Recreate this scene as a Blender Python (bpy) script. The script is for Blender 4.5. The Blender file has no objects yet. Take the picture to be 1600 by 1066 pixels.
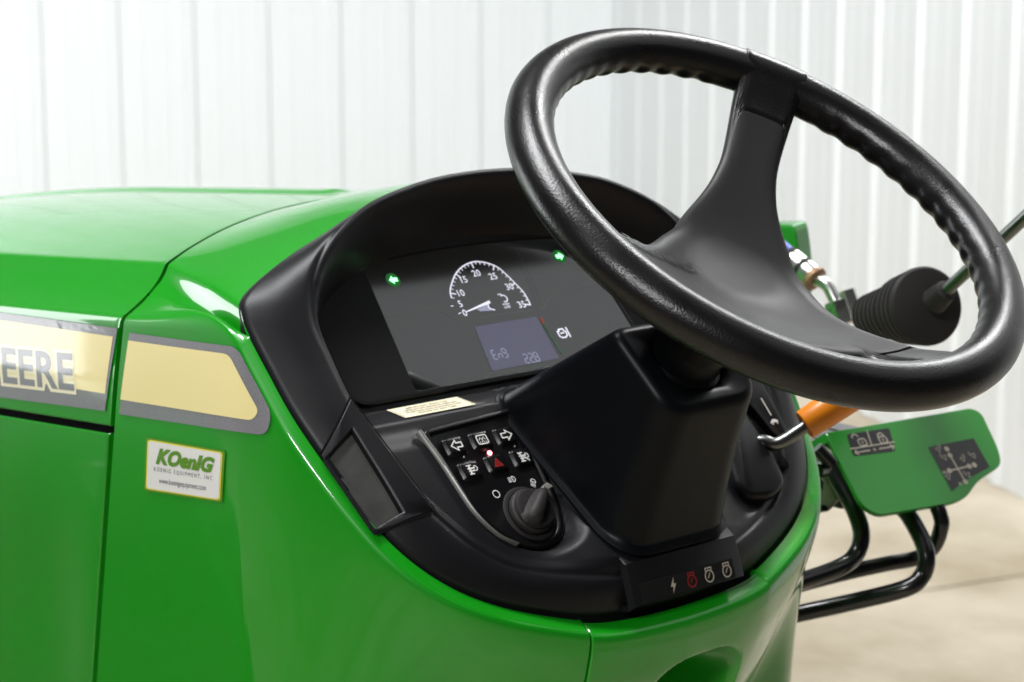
import bpy, bmesh, math, random
import numpy as np
from mathutils import Vector, Matrix
from mathutils.bvhtree import BVHTree
random.seed(4); rng = np.random.default_rng(4)
S = bpy.context.scene
COL = S.collection
PI = math.pi

# ------------------------------------------------------------------ camera
F = 3500.0
PITCH, YAW = math.radians(10.9), math.radians(42)
CAM = np.array([0.989, -1.1225, 1.6])
VD = np.array([-math.cos(YAW)*math.cos(PITCH), math.sin(YAW)*math.cos(PITCH), -math.sin(PITCH)])
RD = np.cross(VD, [0, 0, 1.]); RD /= np.linalg.norm(RD)
UD = np.cross(RD, VD)
cd = bpy.data.cameras.new('camera'); cam = bpy.data.objects.new('camera', cd); COL.objects.link(cam)
cam.matrix_world = Matrix(((RD[0], UD[0], -VD[0], CAM[0]), (RD[1], UD[1], -VD[1], CAM[1]),
                           (RD[2], UD[2], -VD[2], CAM[2]), (0, 0, 0, 1)))
cd.sensor_width = 36; cd.lens = F*36/1600; cd.clip_end = 100; cd.clip_start = .05
cd.dof.use_dof = True; cd.dof.focus_distance = 1.42; cd.dof.aperture_fstop = 13
S.camera = cam
S.render.resolution_x, S.render.resolution_y = 1024, 682

# ------------------------------------------------------------------ world: dim indoor fill
w = bpy.data.worlds.new('World'); S.world = w; w.use_nodes = True
bg = w.node_tree.nodes['Background']; bg.inputs[0].default_value = (.85, .93, 1, 1); bg.inputs[1].default_value = .07
S.view_settings.view_transform = 'Standard'; S.view_settings.look = 'None'
S.view_settings.exposure = 0.0; S.view_settings.gamma = 1

def area(name, loc, target, sx, sy, power, color=(1, 1, 1), spread=PI):
    l = bpy.data.lights.new(name, 'AREA'); l.shape = 'RECTANGLE'; l.size = sx; l.size_y = sy
    l.energy = power; l.color = color; l.spread = spread
    o = bpy.data.objects.new(name, l); COL.objects.link(o); o.location = loc
    d = Vector(target)-Vector(loc)
    o.rotation_euler = d.to_track_quat('-Z', 'Y').to_euler()
    return o
HV = np.array([VD[0], VD[1], 0]); HV /= np.linalg.norm(HV); HR = np.array([RD[0], RD[1], 0])
def room(dep, lat, z):            # a place in the shop measured from where the photographer stands
    p = CAM*np.array([1, 1, 0])+HV*dep+HR*lat; return (p[0], p[1], z)
# ceiling lamps; those over floor and walls are added fill
area('ceiling_lamp_a', (-.85, -.45, 3.9), (-.85, -.45, 0), .35, 1.5, 105, (.98, .985, 1))
area('floor_fill', room(4.7, 2.1, 3.9), room(4.7, 2.1, 0), .5, 2.2, 200, (1, .99, .98))  # added to brighten the floor on the right
area('back_wall_fill', room(5.2, -3.0, 3.9), room(8.2, -3.0, .6), 2.6, .6, 104, (.93, .97, 1), math.radians(125))  # added, aimed at the back wall; narrowed beam keeps its reflection off the hood
area('side_wall_fill', room(5.0, 1.4, 3.9), room(7.4, 2.2, .6), 2.6, .6, 94, (.95, .98, 1), math.radians(125))  # added, narrowed beam turned on the right-hand wall
area('ceiling_lamp_e', (1.5, -3.4, 3.3), (.2, -.8, .9), 1.1, .4, 100, (.98, .985, 1))
# added light panel, up right; makes the grey reflection in the display
area('display_reflection_panel', (2.3, 2.6, 4.3), (2.3, 2.6001, 0), 3.0, 3.4, 19, (.95, .98, 1))
# the open shop door, ahead and to the left of the tractor
area('door_light', (-5.2, -2.2, 1.45), (0, -1.0, 1.3), 1.7, 2.3, 85, (.95, .98, 1))

# ------------------------------------------------------------------ places on planes
def ray(x, y): return VD+RD*(x-800)/F-UD*(y-533)/F
def onplane(x, y, n, c):
    d = ray(x, y); n = np.array(n, float); return CAM+d*((c-n@CAM)/(n@d))
def atX(x, y, v): return onplane(x, y, (1, 0, 0), v)
def atY(x, y, v): return onplane(x, y, (0, 1, 0), v)
def atZ(x, y, v): return onplane(x, y, (0, 0, 1), v)
# the dash plane: s to the tractor's right, t up the slope, h out of it
TH = math.radians(49)
E2 = np.array([-math.cos(TH), 0, math.sin(TH)]); N0 = np.array([math.sin(TH), 0, math.cos(TH)]); Q0 = np.array([-.085, 0, 1.117])
def W(s, t, h=0): return Q0+np.array([0, 1., 0])*s+E2*t+N0*h
def Lc(x, y, h=0):
    P = onplane(x, y, N0, N0@Q0+h); return np.array([P[1], (P-Q0)@E2])
def loc(P):
    d = np.asarray(P)-Q0; return d[1], d@E2, d@N0
def sm(a, b, x):
    u = np.clip((np.asarray(x, float)-a)/(b-a), 0, 1); return u*u*(3-2*u)

# ------------------------------------------------------------------ materials
MATS = {}
def nt(m): return m.node_tree.nodes, m.node_tree.links
def mat(name, col, rough=.5, metal=0, coat=0, coatr=.05, spec=.5, bump=0, bscale=400, var=0, vscale=8, emit=None, es=0, rvar=0, tint=None, voro=False):
    m = bpy.data.materials.new(name); m.use_nodes = True; n, l = nt(m); p = n['Principled BSDF']
    p.inputs['Base Color'].default_value = (*col, 1); p.inputs['Roughness'].default_value = rough
    p.inputs['Metallic'].default_value = metal; p.inputs['Coat Weight'].default_value = coat
    p.inputs['Coat Roughness'].default_value = coatr; p.inputs['Specular IOR Level'].default_value = spec
    if emit: p.inputs['Emission Color'].default_value = (*emit, 1); p.inputs['Emission Strength'].default_value = es
    tc = n.new('ShaderNodeTexCoord')
    if bump:
        t = n.new('ShaderNodeTexVoronoi' if voro else 'ShaderNodeTexNoise'); t.inputs['Scale'].default_value = bscale
        if not voro: t.inputs['Detail'].default_value = 3
        l.new(tc.outputs['Object'], t.inputs['Vector'])
        b = n.new('ShaderNodeBump'); b.inputs['Strength'].default_value = bump; b.inputs['Distance'].default_value = .001
        l.new(t.outputs[0], b.inputs['Height']); l.new(b.outputs[0], p.inputs['Normal'])
    if var or rvar:
        t = n.new('ShaderNodeTexNoise'); t.inputs['Scale'].default_value = vscale; t.inputs['Detail'].default_value = 6
        l.new(tc.outputs['Object'], t.inputs['Vector'])
        if var:
            mx = n.new('ShaderNodeMix'); mx.data_type = 'RGBA'
            c2 = tint or tuple(max(0, c*(1-var)) for c in col)
            mx.inputs[6].default_value = (*col, 1); mx.inputs[7].default_value = (*c2, 1)
            r = n.new('ShaderNodeMapRange'); r.inputs[1].default_value = .35; r.inputs[2].default_value = .7
            l.new(t.outputs[0], r.inputs[0]); l.new(r.outputs[0], mx.inputs[0]); l.new(mx.outputs[2], p.inputs['Base Color'])
        if rvar:
            r = n.new('ShaderNodeMapRange'); r.inputs[1].default_value = .3; r.inputs[2].default_value = .75
            r.inputs[3].default_value = rough; r.inputs[4].default_value = rough+rvar
            l.new(t.outputs[0], r.inputs[0]); l.new(r.outputs[0], p.inputs['Roughness'])
    MATS[name] = m; return m
mat('green_paint', (.0025, .295, .004), .38, coat=1, coatr=.03, spec=.4, bump=.018, bscale=420, rvar=.06, vscale=14)
mat('green_plate', (.010, .22, .012), .30, coat=.5, coatr=.12, bump=.02, bscale=600)
mat('black_plastic', (.0070, .0071, .0084), .36, spec=.30, bump=.16, bscale=1500, rvar=.10, vscale=20)
mat('satin_plastic', (.0028, .0034, .0045), .34, spec=.15, bump=.05, bscale=1400, rvar=.08, vscale=16)
mat('pad_plastic', (.004, .004, .0046), .28, spec=.3, bump=.06, bscale=1500)
mat('wheel_rim', (.0050, .0046, .0046), .25, spec=.46, bump=.24, bscale=700, rvar=.10, vscale=30)
mat('wheel_hub', (.017, .0162, .0163), .42, spec=.34, bump=.10, bscale=1300, rvar=.12, vscale=18)
mat('emboss', (.03, .029, .029), .3, spec=.6)
mat('rubber', (.016, .014, .013), .55, spec=.4, bump=.1, bscale=500, rvar=.15, vscale=30)
mat('gap_shade', (.003, .003, .003), .8, spec=.1)  # near-black for gaps, slot and hole; their shade put into colour
mat('screen_glass', (.0035, .004, .004), .05, spec=1.0, coat=1.0, coatr=.03)
mat('bezel_plastic', (.003, .0031, .0034), .40, spec=.14, bump=.04, bscale=1500)
mat('silver_and_glint', (.22, .22, .205), .42, metal=.6, bump=.1, bscale=2000)  # silver dots, and light on the pad bevel put into colour
mat('tray_liner', (.06, .06, .057), .85, spec=.2, bump=.3, bscale=900, var=.3, vscale=60)
mat('steel_zinc', (.62, .63, .60), .24, metal=1, rvar=.15, vscale=60)
mat('rod_steel', (.20, .21, .20), .28, metal=1, rvar=.1, vscale=40)
mat('orange_grip', (1.0, .30, .008), .42, spec=.5, coat=.2, coatr=.2)
mat('tube_black', (.004, .004, .0045), .28, coat=.4, coatr=.1)
mat('bracket_grey', (.17, .165, .11), .6, bump=.1, bscale=200, var=.2, vscale=20)
mat('blue_plastic', (.01, .05, .55), .4)
mat('brass_rust', (.42, .25, .14), .5, metal=.4, var=.4, vscale=80)
mat('ceiling_board', (.10, .10, .105), .8)
mat('decal_grey', (.24, .235, .26), .35, coat=.7, coatr=.05, bump=.15, bscale=1800, var=.25, vscale=900)
mat('decal_yellow', (.95, .82, .37), .42, coat=.7, coatr=.05)
mat('decal_cream', (.95, .88, .62), .42, coat=.7, coatr=.05)
mat('sticker_white', (.82, .81, .78), .4, coat=.5, coatr=.08)
mat('sticker_yellow', (.80, .72, .05), .4, coat=.5)
mat('sticker_green', (.10, .27, .006), .4, coat=.5)
mat('sticker_ink', (.02, .025, .06), .5)
mat('ivory', (.80, .74, .52), .5)
mat('ivory_ink', (.09, .07, .07), .5)
mat('print_white', (.80, .78, .74), .5)
mat('print_red', (.30, .012, .010), .5)
mat('print_dim', (.030, .034, .032), .06, spec=1.0, coat=1.0, coatr=.03)
mat('print_dark', (.006, .006, .007), .35)
mat('label_black', (.005, .005, .005), .4, coat=.2)
mat('label_cream', (.50, .45, .36), .5)
mat('lit_white', (.3, .3, .32), .4, emit=(.86, .86, 1), es=.9)
mat('lit_green', (.1, .5, .15), .4, emit=(.25, 1, .35), es=3.2)
mat('lit_glow', (.0, .08, .01), .4, emit=(.01, .22, .03), es=.35)
mat('lit_lcd', (.02, .02, .03), .3, emit=(.085, .085, .13), es=.9)
mat('lit_digit', (.1, .1, .12), .3, emit=(.42, .45, .62), es=.6)
mat('lit_bar', (.02, .03, .02), .3, emit=(.012, .05, .025), es=1)
mat('lit_barred', (.03, .01, .01), .3, emit=(.22, .035, .01), es=1)
mat('lit_red', (.8, .1, .1), .4, emit=(1, .22, .28), es=9)
mat('tin_white', (.80, .825, .836), .42, coat=.25, coatr=.25, bump=.02, bscale=30, rvar=.1, vscale=2)
m = mat('concrete', (.50, .44, .345), .55, spec=.35, bump=.2, bscale=60)
n, l = nt(m); p = n['Principled BSDF']; tc = n.new('ShaderNodeTexCoord')
t1 = n.new('ShaderNodeTexNoise'); t1.inputs['Scale'].default_value = 1.7; t1.inputs['Detail'].default_value = 8; t1.inputs['Roughness'].default_value = .62
t2 = n.new('ShaderNodeTexNoise'); t2.inputs['Scale'].default_value = .9; t2.inputs['Detail'].default_value = 4
l.new(tc.outputs['Object'], t1.inputs['Vector'])
mp = n.new('ShaderNodeMapping'); mp.inputs['Location'].default_value = (7.3, 2.2, 1); l.new(tc.outputs['Object'], mp.inputs[0]); l.new(mp.outputs[0], t2.inputs['Vector'])
cr = n.new('ShaderNodeValToRGB'); cr.color_ramp.elements[0].position = .32; cr.color_ramp.elements[0].color = (.33, .27, .18, 1)
cr.color_ramp.elements[1].position = .68; cr.color_ramp.elements[1].color = (.60, .53, .42, 1); l.new(t1.outputs[0], cr.inputs[0])
mx = n.new('ShaderNodeMix'); mx.data_type = 'RGBA'; r = n.new('ShaderNodeMapRange'); r.inputs[1].default_value = .60; r.inputs[2].default_value = .72; r.inputs[4].default_value = .5
l.new(t2.outputs[0], r.inputs[0]); l.new(r.outputs[0], mx.inputs[0]); l.new(cr.outputs[0], mx.inputs[6]); mx.inputs[7].default_value = (.42, .26, .22, 1)
l.new(mx.outputs[2], p.inputs['Base Color'])
mat('joint_dark', (.16, .13, .09), .8)
M = MATS

# ------------------------------------------------------------------ object helpers
def obj(name, verts, faces, mats, parent=None, fm=None, smooth=True, angle=35):
    me = bpy.data.meshes.new(name); me.from_pydata([tuple(map(float, v)) for v in verts], [], [tuple(map(int, f)) for f in faces])
    if not isinstance(mats, (list, tuple)): mats = [mats]
    for k in mats: me.materials.append(M[k] if isinstance(k, str) else k)
    if fm is not None: me.polygons.foreach_set('material_index', list(map(int, fm)))
    me.polygons.foreach_set('use_smooth', [bool(smooth)]*len(me.polygons))
    me.update()
    if smooth and angle: me.set_sharp_from_angle(angle=math.radians(angle))
    o = bpy.data.objects.new(name, me); COL.objects.link(o)
    if parent is not None: o.parent = parent
    return o
class MB:
    """collects shapes into one mesh"""
    def __init__(s): s.v = []; s.f = []; s.m = []
    def add(s, v, f, m=0):
        k = len(s.v); s.v += [tuple(map(float, x)) for x in v]; s.f += [tuple(i+k for i in q) for q in f]; s.m += [m]*len(f)
    def build(s, name, mats, parent=None, smooth=True, angle=35, flip=False, recalc=True):
        o = obj(name, s.v, s.f, mats, parent, s.m, smooth, None)
        if recalc:
            b = bmesh.new(); b.from_mesh(o.data); bmesh.ops.recalc_face_normals(b, faces=b.faces); b.to_mesh(o.data); b.free()
        if smooth: o.data.set_sharp_from_angle(angle=math.radians(angle))
        return o
def gridf(nu, nv, cu=False, cv=False, base=0):
    f = []
    for i in range(nu if cu else nu-1):
        for j in range(nv if cv else nv-1):
            a, b = i*nv+j, ((i+1) % nu)*nv+j; c, d = ((i+1) % nu)*nv+(j+1) % nv, i*nv+(j+1) % nv
            f.append((base+a, base+b, base+c, base+d))
    return f
def frames(pts, closed=False):
    P = np.array(pts, float); n = len(P)
    T = np.array([P[(i+1) % n if closed else min(i+1, n-1)]-P[(i-1) % n if closed else max(i-1, 0)] for i in range(n)])
    T /= np.linalg.norm(T, axis=1)[:, None]
    a = np.array([0, 0, 1.]) if abs(T[0][2]) < .9 else np.array([1., 0, 0])
    A = []
    for i in range(n):
        a = a-T[i]*(a@T[i]); a /= np.linalg.norm(a); A.append(a.copy())
    A = np.array(A); return P, T, A, np.cross(T, A)
def tube(mb, pts, r, seg=20, m=0, caps=True):
    P, T, A, B = frames(pts); n = len(P); r = np.broadcast_to(r, (n,)); th = np.linspace(0, 2*PI, seg, endpoint=False)
    v = [P[i]+r[i]*(math.cos(a)*A[i]+math.sin(a)*B[i]) for i in range(n) for a in th]
    f = gridf(n, seg, cv=True)
    if caps: f += [tuple(range(seg)), tuple(range((n-1)*seg, n*seg))]
    mb.add(v, f, m)
def cr(pts, n=8, closed=False):
    """Catmull-Rom through points (any dimension)"""
    P = np.array(pts, float); N = len(P); out = []
    for i in range(N if closed else N-1):
        g = (lambda k: P[k % N]) if closed else (lambda k: P[min(max(k, 0), N-1)])
        a, b, c, d = g(i-1), g(i), g(i+1), g(i+2)
        for u in np.arange(n)/n:
            out.append(.5*((2*b)+(-a+c)*u+(2*a-5*b+4*c-d)*u*u+(-a+3*b-3*c+d)*u**3))
    if not closed: out.append(P[-1])
    return np.array(out)
def fillet(pts, r, n=8):
    P = [np.array(p, float) for p in pts]; out = [P[0]]
    for i in range(1, len(P)-1):
        a, b, c = P[i-1], P[i], P[i+1]; u = (a-b)/np.linalg.norm(a-b); w_ = (c-b)/np.linalg.norm(c-b)
        for k in range(n+1):
            q = k/n; out.append((1-q)**2*(b+u*r)+2*q*(1-q)*b+q*q*(b+w_*r))
    out.append(P[-1]); return out
def box(mb, c, ax, ay, az, m=0, bev=0):
    c, ax, ay, az = [np.array(k, float) for k in (c, ax, ay, az)]
    v = [c+i*ax+j*ay+k*az for i in (-1, 1) for j in (-1, 1) for k in (-1, 1)]
    mb.add(v, [(0, 1, 3, 2), (4, 6, 7, 5), (0, 4, 5, 1), (2, 3, 7, 6), (0, 2, 6, 4), (1, 5, 7, 3)], m)
def bevel(o, wd, seg=3, ang=30):
    b = o.modifiers.new('bevel', 'BEVEL'); b.width = wd; b.segments = seg; b.limit_method = 'ANGLE'; b.angle_limit = math.radians(ang); return o
def rpoly(pts, r, n=5):
    """closed polygon with rounded corners (2D)"""
    P = [np.array(p, float) for p in pts]; N = len(P); out = []; rr = r if isinstance(r, (list, tuple)) else [r]*N
    for i in range(N):
        a, b, c = P[i-1], P[i], P[(i+1) % N]; la, lc = np.linalg.norm(a-b), np.linalg.norm(c-b)
        k = min(rr[i], la*.49, lc*.49); u = (a-b)/la; w_ = (c-b)/lc
        for q in np.linspace(0, 1, n+1): out.append((1-q)**2*(b+u*k)+2*q*(1-q)*b+q*q*(b+w_*k))
    return out
def inset(poly, d):
    P = np.array(poly); N = len(P); out = []
    A = .5*sum(P[i][0]*P[(i+1) % N][1]-P[(i+1) % N][0]*P[i][1] for i in range(N)); sg = 1 if A > 0 else -1
    for i in range(N):
        e1 = P[i]-P[i-1]; e2 = P[(i+1) % N]-P[i]
        e1 = e1/(np.linalg.norm(e1)+1e-12); e2 = e2/(np.linalg.norm(e2)+1e-12)
        n1 = np.array([-e1[1], e1[0]])*sg; n2 = np.array([-e2[1], e2[0]])*sg; nn = n1+n2
        nn /= max(1e-6, np.linalg.norm(nn)); c = max(.5, nn@n1); out.append(P[i]+nn*d/c)
    return out
def solid(mb, poly, fn, steps, m=0, cap=True, base=False):
    """stack of insets of a 2D polygon: steps = [(inset, height)...]; fn(x,y,h) -> 3D"""
    v = []; N = len(poly)
    for d, h in steps:
        for p in (inset(poly, d) if d else poly): v.append(fn(p[0], p[1], h))
    f = gridf(len(steps), N, cv=True)
    if cap: f.append(tuple((len(steps)-1)*N+i for i in range(N)))
    if base: f.append(tuple(range(N-1, -1, -1)))
    mb.add(v, f, m)

# ------------------------------------------------------------------ flat print: letters, icons, decals
_tc = {}
def text2d(s, bold=0.0, spacing=1.0, shear=0.0):
    k = (s, bold, spacing, shear)
    if k in _tc: return _tc[k]
    c = bpy.data.curves.new('t', 'FONT'); c.body = s; c.size = 1; c.offset = bold; c.space_character = spacing; c.shear = shear; c.resolution_u = 3
    o = bpy.data.objects.new('t', c); COL.objects.link(o); dg = bpy.context.evaluated_depsgraph_get()
    me = o.evaluated_get(dg).to_mesh(); b = bmesh.new(); b.from_mesh(me); bmesh.ops.triangulate(b, faces=b.faces)
    v = np.array([x.co[:2] for x in b.verts]) if len(b.verts) else np.zeros((0, 2)); f = [tuple(x.index for x in q.verts) for q in b.faces]
    b.free(); bpy.data.objects.remove(o); bpy.data.curves.remove(c); _tc[k] = (v, f); return v, f
class Print:
    """2D artwork; each material is laid a hair above the one before"""
    def __init__(s): s.items = []
    def tri(s, v, f, m): s.items.append((np.array(v, float), f, m))
    def poly(s, pts, m):
        b = bmesh.new(); vs = [b.verts.new((p[0], p[1], 0)) for p in pts]; b.faces.new(vs); bmesh.ops.triangulate(b, faces=b.faces)
        b.verts.index_update(); s.tri([x.co[:2] for x in b.verts], [tuple(x.index for x in q.verts) for q in b.faces], m); b.free()
    def line(s, pts, wd, m, closed=False):
        P = np.array(pts, float); N = len(P); L = []; R = []
        for i in range(N):
            a = P[i-1] if (i or closed) else P[i]; c = P[(i+1) % N] if (i < N-1 or closed) else P[i]
            e1 = P[i]-a; e2 = c-P[i]; e1 = e1/(np.linalg.norm(e1)+1e-12); e2 = e2/(np.linalg.norm(e2)+1e-12)
            n1 = np.array([-e1[1], e1[0]]); n2 = np.array([-e2[1], e2[0]]); nn = n1+n2; L_ = np.linalg.norm(nn)
            nn = nn/L_ if L_ > 1e-6 else n1
            cc = max(.5, abs(nn@(n1 if np.linalg.norm(n1) > .5 else n2))); L.append(P[i]+nn*wd/2/cc); R.append(P[i]-nn*wd/2/cc)
        k = N if closed else N-1
        s.tri(L+R, [(i, (i+1) % N, N+(i+1) % N, N+i) for i in range(k)], m)
    def circ(s, c, r, wd, m, a0=0, a1=360, n=28):
        full = abs(a1-a0) >= 360
        pts = [(c[0]+r*math.cos(math.radians(a)), c[1]+r*math.sin(math.radians(a))) for a in np.linspace(a0, a1, n, endpoint=not full)]
        if wd: s.line(pts, wd, m, full)
        else: s.poly(pts, m)
    def text(s, t, x, y, size, m, bold=0., spacing=1., shear=0., width=None, center=True, rot=0):
        v, f = text2d(t, bold, spacing, shear)
        if not len(v): return
        v = v.copy(); lo, hi = v.min(0), v.max(0); sx = size
        if width: sx = width/(hi[0]-lo[0])
        if center: v = v-np.array([(lo[0]+hi[0])/2, 0])
        else: v = v-np.array([lo[0], 0])
        v = v*np.array([sx, size]); a = math.radians(rot); v = v@np.array([[math.cos(a), math.sin(a)], [-math.sin(a), math.cos(a)]])
        s.tri(v+np.array([x, y]), f, m)
    def build(s, name, fn, parent, order, step=.00018, base=.0002, maxlen=None):
        b = bmesh.new(); mi = {k: i for i, k in enumerate(order)}
        for v, f, m in s.items:
            h = base+step*mi[m]; vs = [b.verts.new((p[0], p[1], h)) for p in v]
            for q in f:
                try: fc = b.faces.new([vs[i] for i in q]); fc.material_index = mi[m]
                except ValueError: pass
        if maxlen:
            for _ in range(6):
                e = [x for x in b.edges if x.calc_length() > maxlen]
                if not e: break
                bmesh.ops.subdivide_edges(b, edges=e, cuts=1); bmesh.ops.triangulate(b, faces=[q for q in b.faces if len(q.verts) > 3])
        for x in b.verts: x.co = Vector(fn(x.co.x, x.co.y, x.co.z))
        me = bpy.data.meshes.new(name); b.to_mesh(me); b.free()
        for k in order: me.materials.append(M[k])
        o = bpy.data.objects.new(name, me); COL.objects.link(o); o.parent = parent; return o
def bvh_of(*objs):
    V = []; Fs = []
    for o in objs:
        k = len(V); V += [tuple(v.co) for v in o.data.vertices]; Fs += [tuple(i+k for i in p.vertices) for p in o.data.polygons]
    return BVHTree.FromPolygons(V, Fs)

# ------------------------------------------------------------------ shop floor and walls
def structure(o): o['kind'] = 'structure'; return o
c1 = (CAM+ray(45, 533)*9.0)[:2]; c2 = (CAM+ray(957, 533)*9.9)[:2]; fa = atZ(1534, 746, 0)[:2]; fb = atZ(1585, 774, 0)[:2]
def isect(p, d, q, e):
    A = np.array([d, -e]).T; u = np.linalg.solve(A, q-p); return p+d*u[0]
corner = c2
d1 = (c1-corner)/np.linalg.norm(c1-corner); d2 = (fb-fa)/np.linalg.norm(fb-fa)
d2 = (fb-corner)/np.linalg.norm(fb-corner)
gm = MB()
FX = [(-14, 8), (-14, 8)]
floor = bpy.data.objects.new('concrete_floor', None); COL.objects.link(floor); structure(floor)
# slabs poured against each other, saw joint between
jA, jB = atZ(1475, 918, 0)[:2], atZ(1600, 898, 0)[:2]; jd = (jB-jA)/np.linalg.norm(jB-jA); jn = np.array([-jd[1], jd[0]])
for a0, a1 in ((-14, -.006), (.006, 4.2), (4.212, 14)):
    for b0, b1 in ((-16, -5.1), (-5.088, 5), (5.012, 16)):
        mb = MB(); cc = [jA+jd*b+jn*a for a, b in ((a0, b0), (a1, b0), (a1, b1), (a0, b1))]
        mb.add([(*p, 0) for p in cc]+[(*p, -.12) for p in cc], [(0, 1, 2, 3), (0, 4, 5, 1), (1, 5, 6, 2), (2, 6, 7, 3), (3, 7, 4, 0)])
        mb.build('floor_slab', 'concrete', floor, smooth=False)
mb = MB(); cc = [jA+jd*b+jn*a for a, b in ((-14, -16), (14, -16), (14, 16), (-14, 16))]
mb.add([(*p, -.012) for p in cc], [(0, 1, 2, 3)]); structure(mb.build('ground', 'joint_dark', None, smooth=False))
def ribbed(name, origin, d, length, inward, H=4.6, first=0., relief=1.):
    root = bpy.data.objects.new(name, None); COL.objects.link(root); structure(root)
    w_ = .3048
    prof = [(0, 0), (.018, .019), (.045, .019), (.063, 0), (.115, 0), (.120, .003), (.130, .003), (.135, 0), (.215, 0), (.220, .003), (.230, .003), (.235, 0), (w_, 0)]
    v = [(x, y*relief, z) for x, y in prof for z in (0.004, H)]
    me = bpy.data.meshes.new('wall_panel'); me.from_pydata(v, [], [(2*i, 2*i+1, 2*i+3, 2*i+2) for i in range(len(prof)-1)])
    me.materials.append(M['tin_white']); me.update()
    k = int(length/w_); dx = Vector((*d, 0)); dy = Vector((*inward, 0))
    for i in range(k):
        o = bpy.data.objects.new('wall_panel', me); COL.objects.link(o); o.parent = root
        p = origin+d*(first+i*w_)
        o.matrix_world = Matrix(((dx[0], dy[0], 0, p[0]), (dx[1], dy[1], 0, p[1]), (0, 0, 1, 0), (0, 0, 0, 1)))
    return root
def inw(d, o):
    n_ = np.array([-d[1], d[0]]); return n_ if n_@(np.array([0, 0])-o) > 0 else -n_
ribbed('back_wall', corner, d1, 13, inw(d1, corner))
ribbed('side_wall', corner, d2, 7.5, inw(d2, corner), first=.0, relief=.65)
# flat ceiling, high above
mb = MB(); mb.add([(*(jA+jd*b+jn*a), 4.6) for a, b in ((-14, -16), (14, -16), (14, 16), (-14, 16))], [(0, 3, 2, 1)])
structure(mb.build('ceiling', 'ceiling_board', None, smooth=False))

# ------------------------------------------------------------------ the tractor
T = bpy.data.objects.new('tractor', None); COL.objects.link(T)
T['label'] = 'green compact tractor with black dash console and steering wheel, standing on the shop floor'
T['category'] = 'tractor'

# ---- hood section
PY = np.array([0, .05, .1, .15, .19, .216, .2235, .2265, .2355, .247, .2560, .2600, .2618, .262, .2625, .2632, .2635, .2635])
PZ = np.array([.034, .0325, .0285, .0205, .0110, .0035, .0008, -.0022, -.0135, -.0245, -.0315, -.0345, -.039, -.046, -.06, -.08, -.10, -.117])
PY = PY*.982
_sec = cr(np.stack([PY, PZ], 1), 5)
def zb(X): return 1.344+.083*(X+.384)-(.12*(X+.72)**2 if X < -.72 else 0)
def gapx(Y, dz=0):
    q = min(1, abs(Y)/.225); x = -.390-.046*(1-q**2.2)
    return x-.006*float(sm(-.012, -.04, dz))-.185*max(0, -dz-.034)
def sheet(name, rows, mats, flange=None, rim=.004):
    """rows: grid of points nu x nv"""
    G = np.array(rows); nu, nv = G.shape[:2]
    return obj(name, G.reshape(-1, 3), gridf(nu, nv), mats, T)
# rib line along the middle of the hood
def ribz(X, Y):
    q = abs(Y-.006)/.015; end = sm(-.474, -.486, X)
    return .0030*float(np.clip(1-q*q, 0, 1))**.6*float(end) if q < 1 else 0.
ys = []
sec_full = [(-y, z) for y, z in _sec[::-1]][:-1]+[(y, z) for y, z in _sec]
# finer sampling near the rib
mid = [(y, np.interp(abs(y), _sec[:, 0][:40], _sec[:, 1][:40])) for y in np.arange(-.012, .0261, .002)]
sec_full = [p for p in sec_full if p[0] < -.014]+mid+[p for p in sec_full if p[0] > .028]
def hood_pt(Y, dz, X):
    tp = 1-.10*sm(-.8, -1.6, X)
    return np.array([X, Y*tp, zb(X)+dz+ribz(X, Y)])
def build_hood():
    rows = []
    for Y, dz in sec_full:
        g = gapx(Y, dz)-.0028-.0022*float(sm(-.025, -.05, dz))
        xs = np.concatenate([[g, g-.0012, g-.003], np.linspace(g-.006, -.52, 14), np.linspace(-.54, -1.55, 30)])
        r = [hood_pt(Y, dz, x) for x in xs]
        # rolled rear edge: first points dip under
        r[0] = r[0]+np.array([0, 0, 0]); nrm = np.array([0, math.copysign(1, Y) if dz < -.02 else 0, 0 if dz < -.02 else 1.])
        e = [r[0]-nrm*.016+np.array([-.001, 0, 0]), r[0]-nrm*.0016]
        r[1] = r[1]-nrm*.0002
        rows.append(e+r)
    # lower edges turned in
    for end, sgn in ((0, -1), (-1, 1)):
        base = rows[end]; a = [p+np.array([0, -sgn*.0012, -.0012]) for p in base]; b_ = [p+np.array([0, -sgn*.009, -.001]) for p in base]
        if end == 0: rows = [b_, a]+rows
        else: rows = rows+[a, b_]
    return sheet('hood', rows, 'green_paint')
hood = build_hood()
# ---- lower side panels under the hood
def side_panel(sg):
    rows = []
    for k, dz in enumerate([-.1245, -.1243, -.1257, -.130, -.15, -.18, -.22, -.26, -.30, -.36, -.44, -.52]):
        dy = -.0030 if k == 0 else (-.0012 if k == 1 else 0)
        y = .2588+dy+(.0025 if k > 2 else 0)*0
        g = gapx(.262, dz)-.0075
        xs = [g, g, g-.0012]+list(np.linspace(g-.005, -1.5, 40)); r = []
        for i, x in enumerate(xs):
            yy = y-(.015 if i == 0 else .0012 if i == 1 else 0)
            # pressed air scoop toward the front
            u = sm(-.465, -.50, x)*sm(-.20, -.24, dz); yy -= .005*float(u)
            r.append(np.array([x, sg*yy, 1.344+.083*(g+.384)+dz+.083*(x-g)]))
        rows.append(r)
    return sheet('side_panel', rows, 'green_paint')
side_panel(-1); side_panel(1)
for sg in (-1, 1):
    xs = np.linspace(-.384, -1.5, 30); V_ = [(x-.012, sg*.2455, zb(x)+d_) for x in xs for d_ in (-.100, -.150)]
    obj('gap_shade_strip', V_, gridf(30, 2), 'gap_shade', T)  # added dark strip; gives the hood gap its shade by colour

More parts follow.
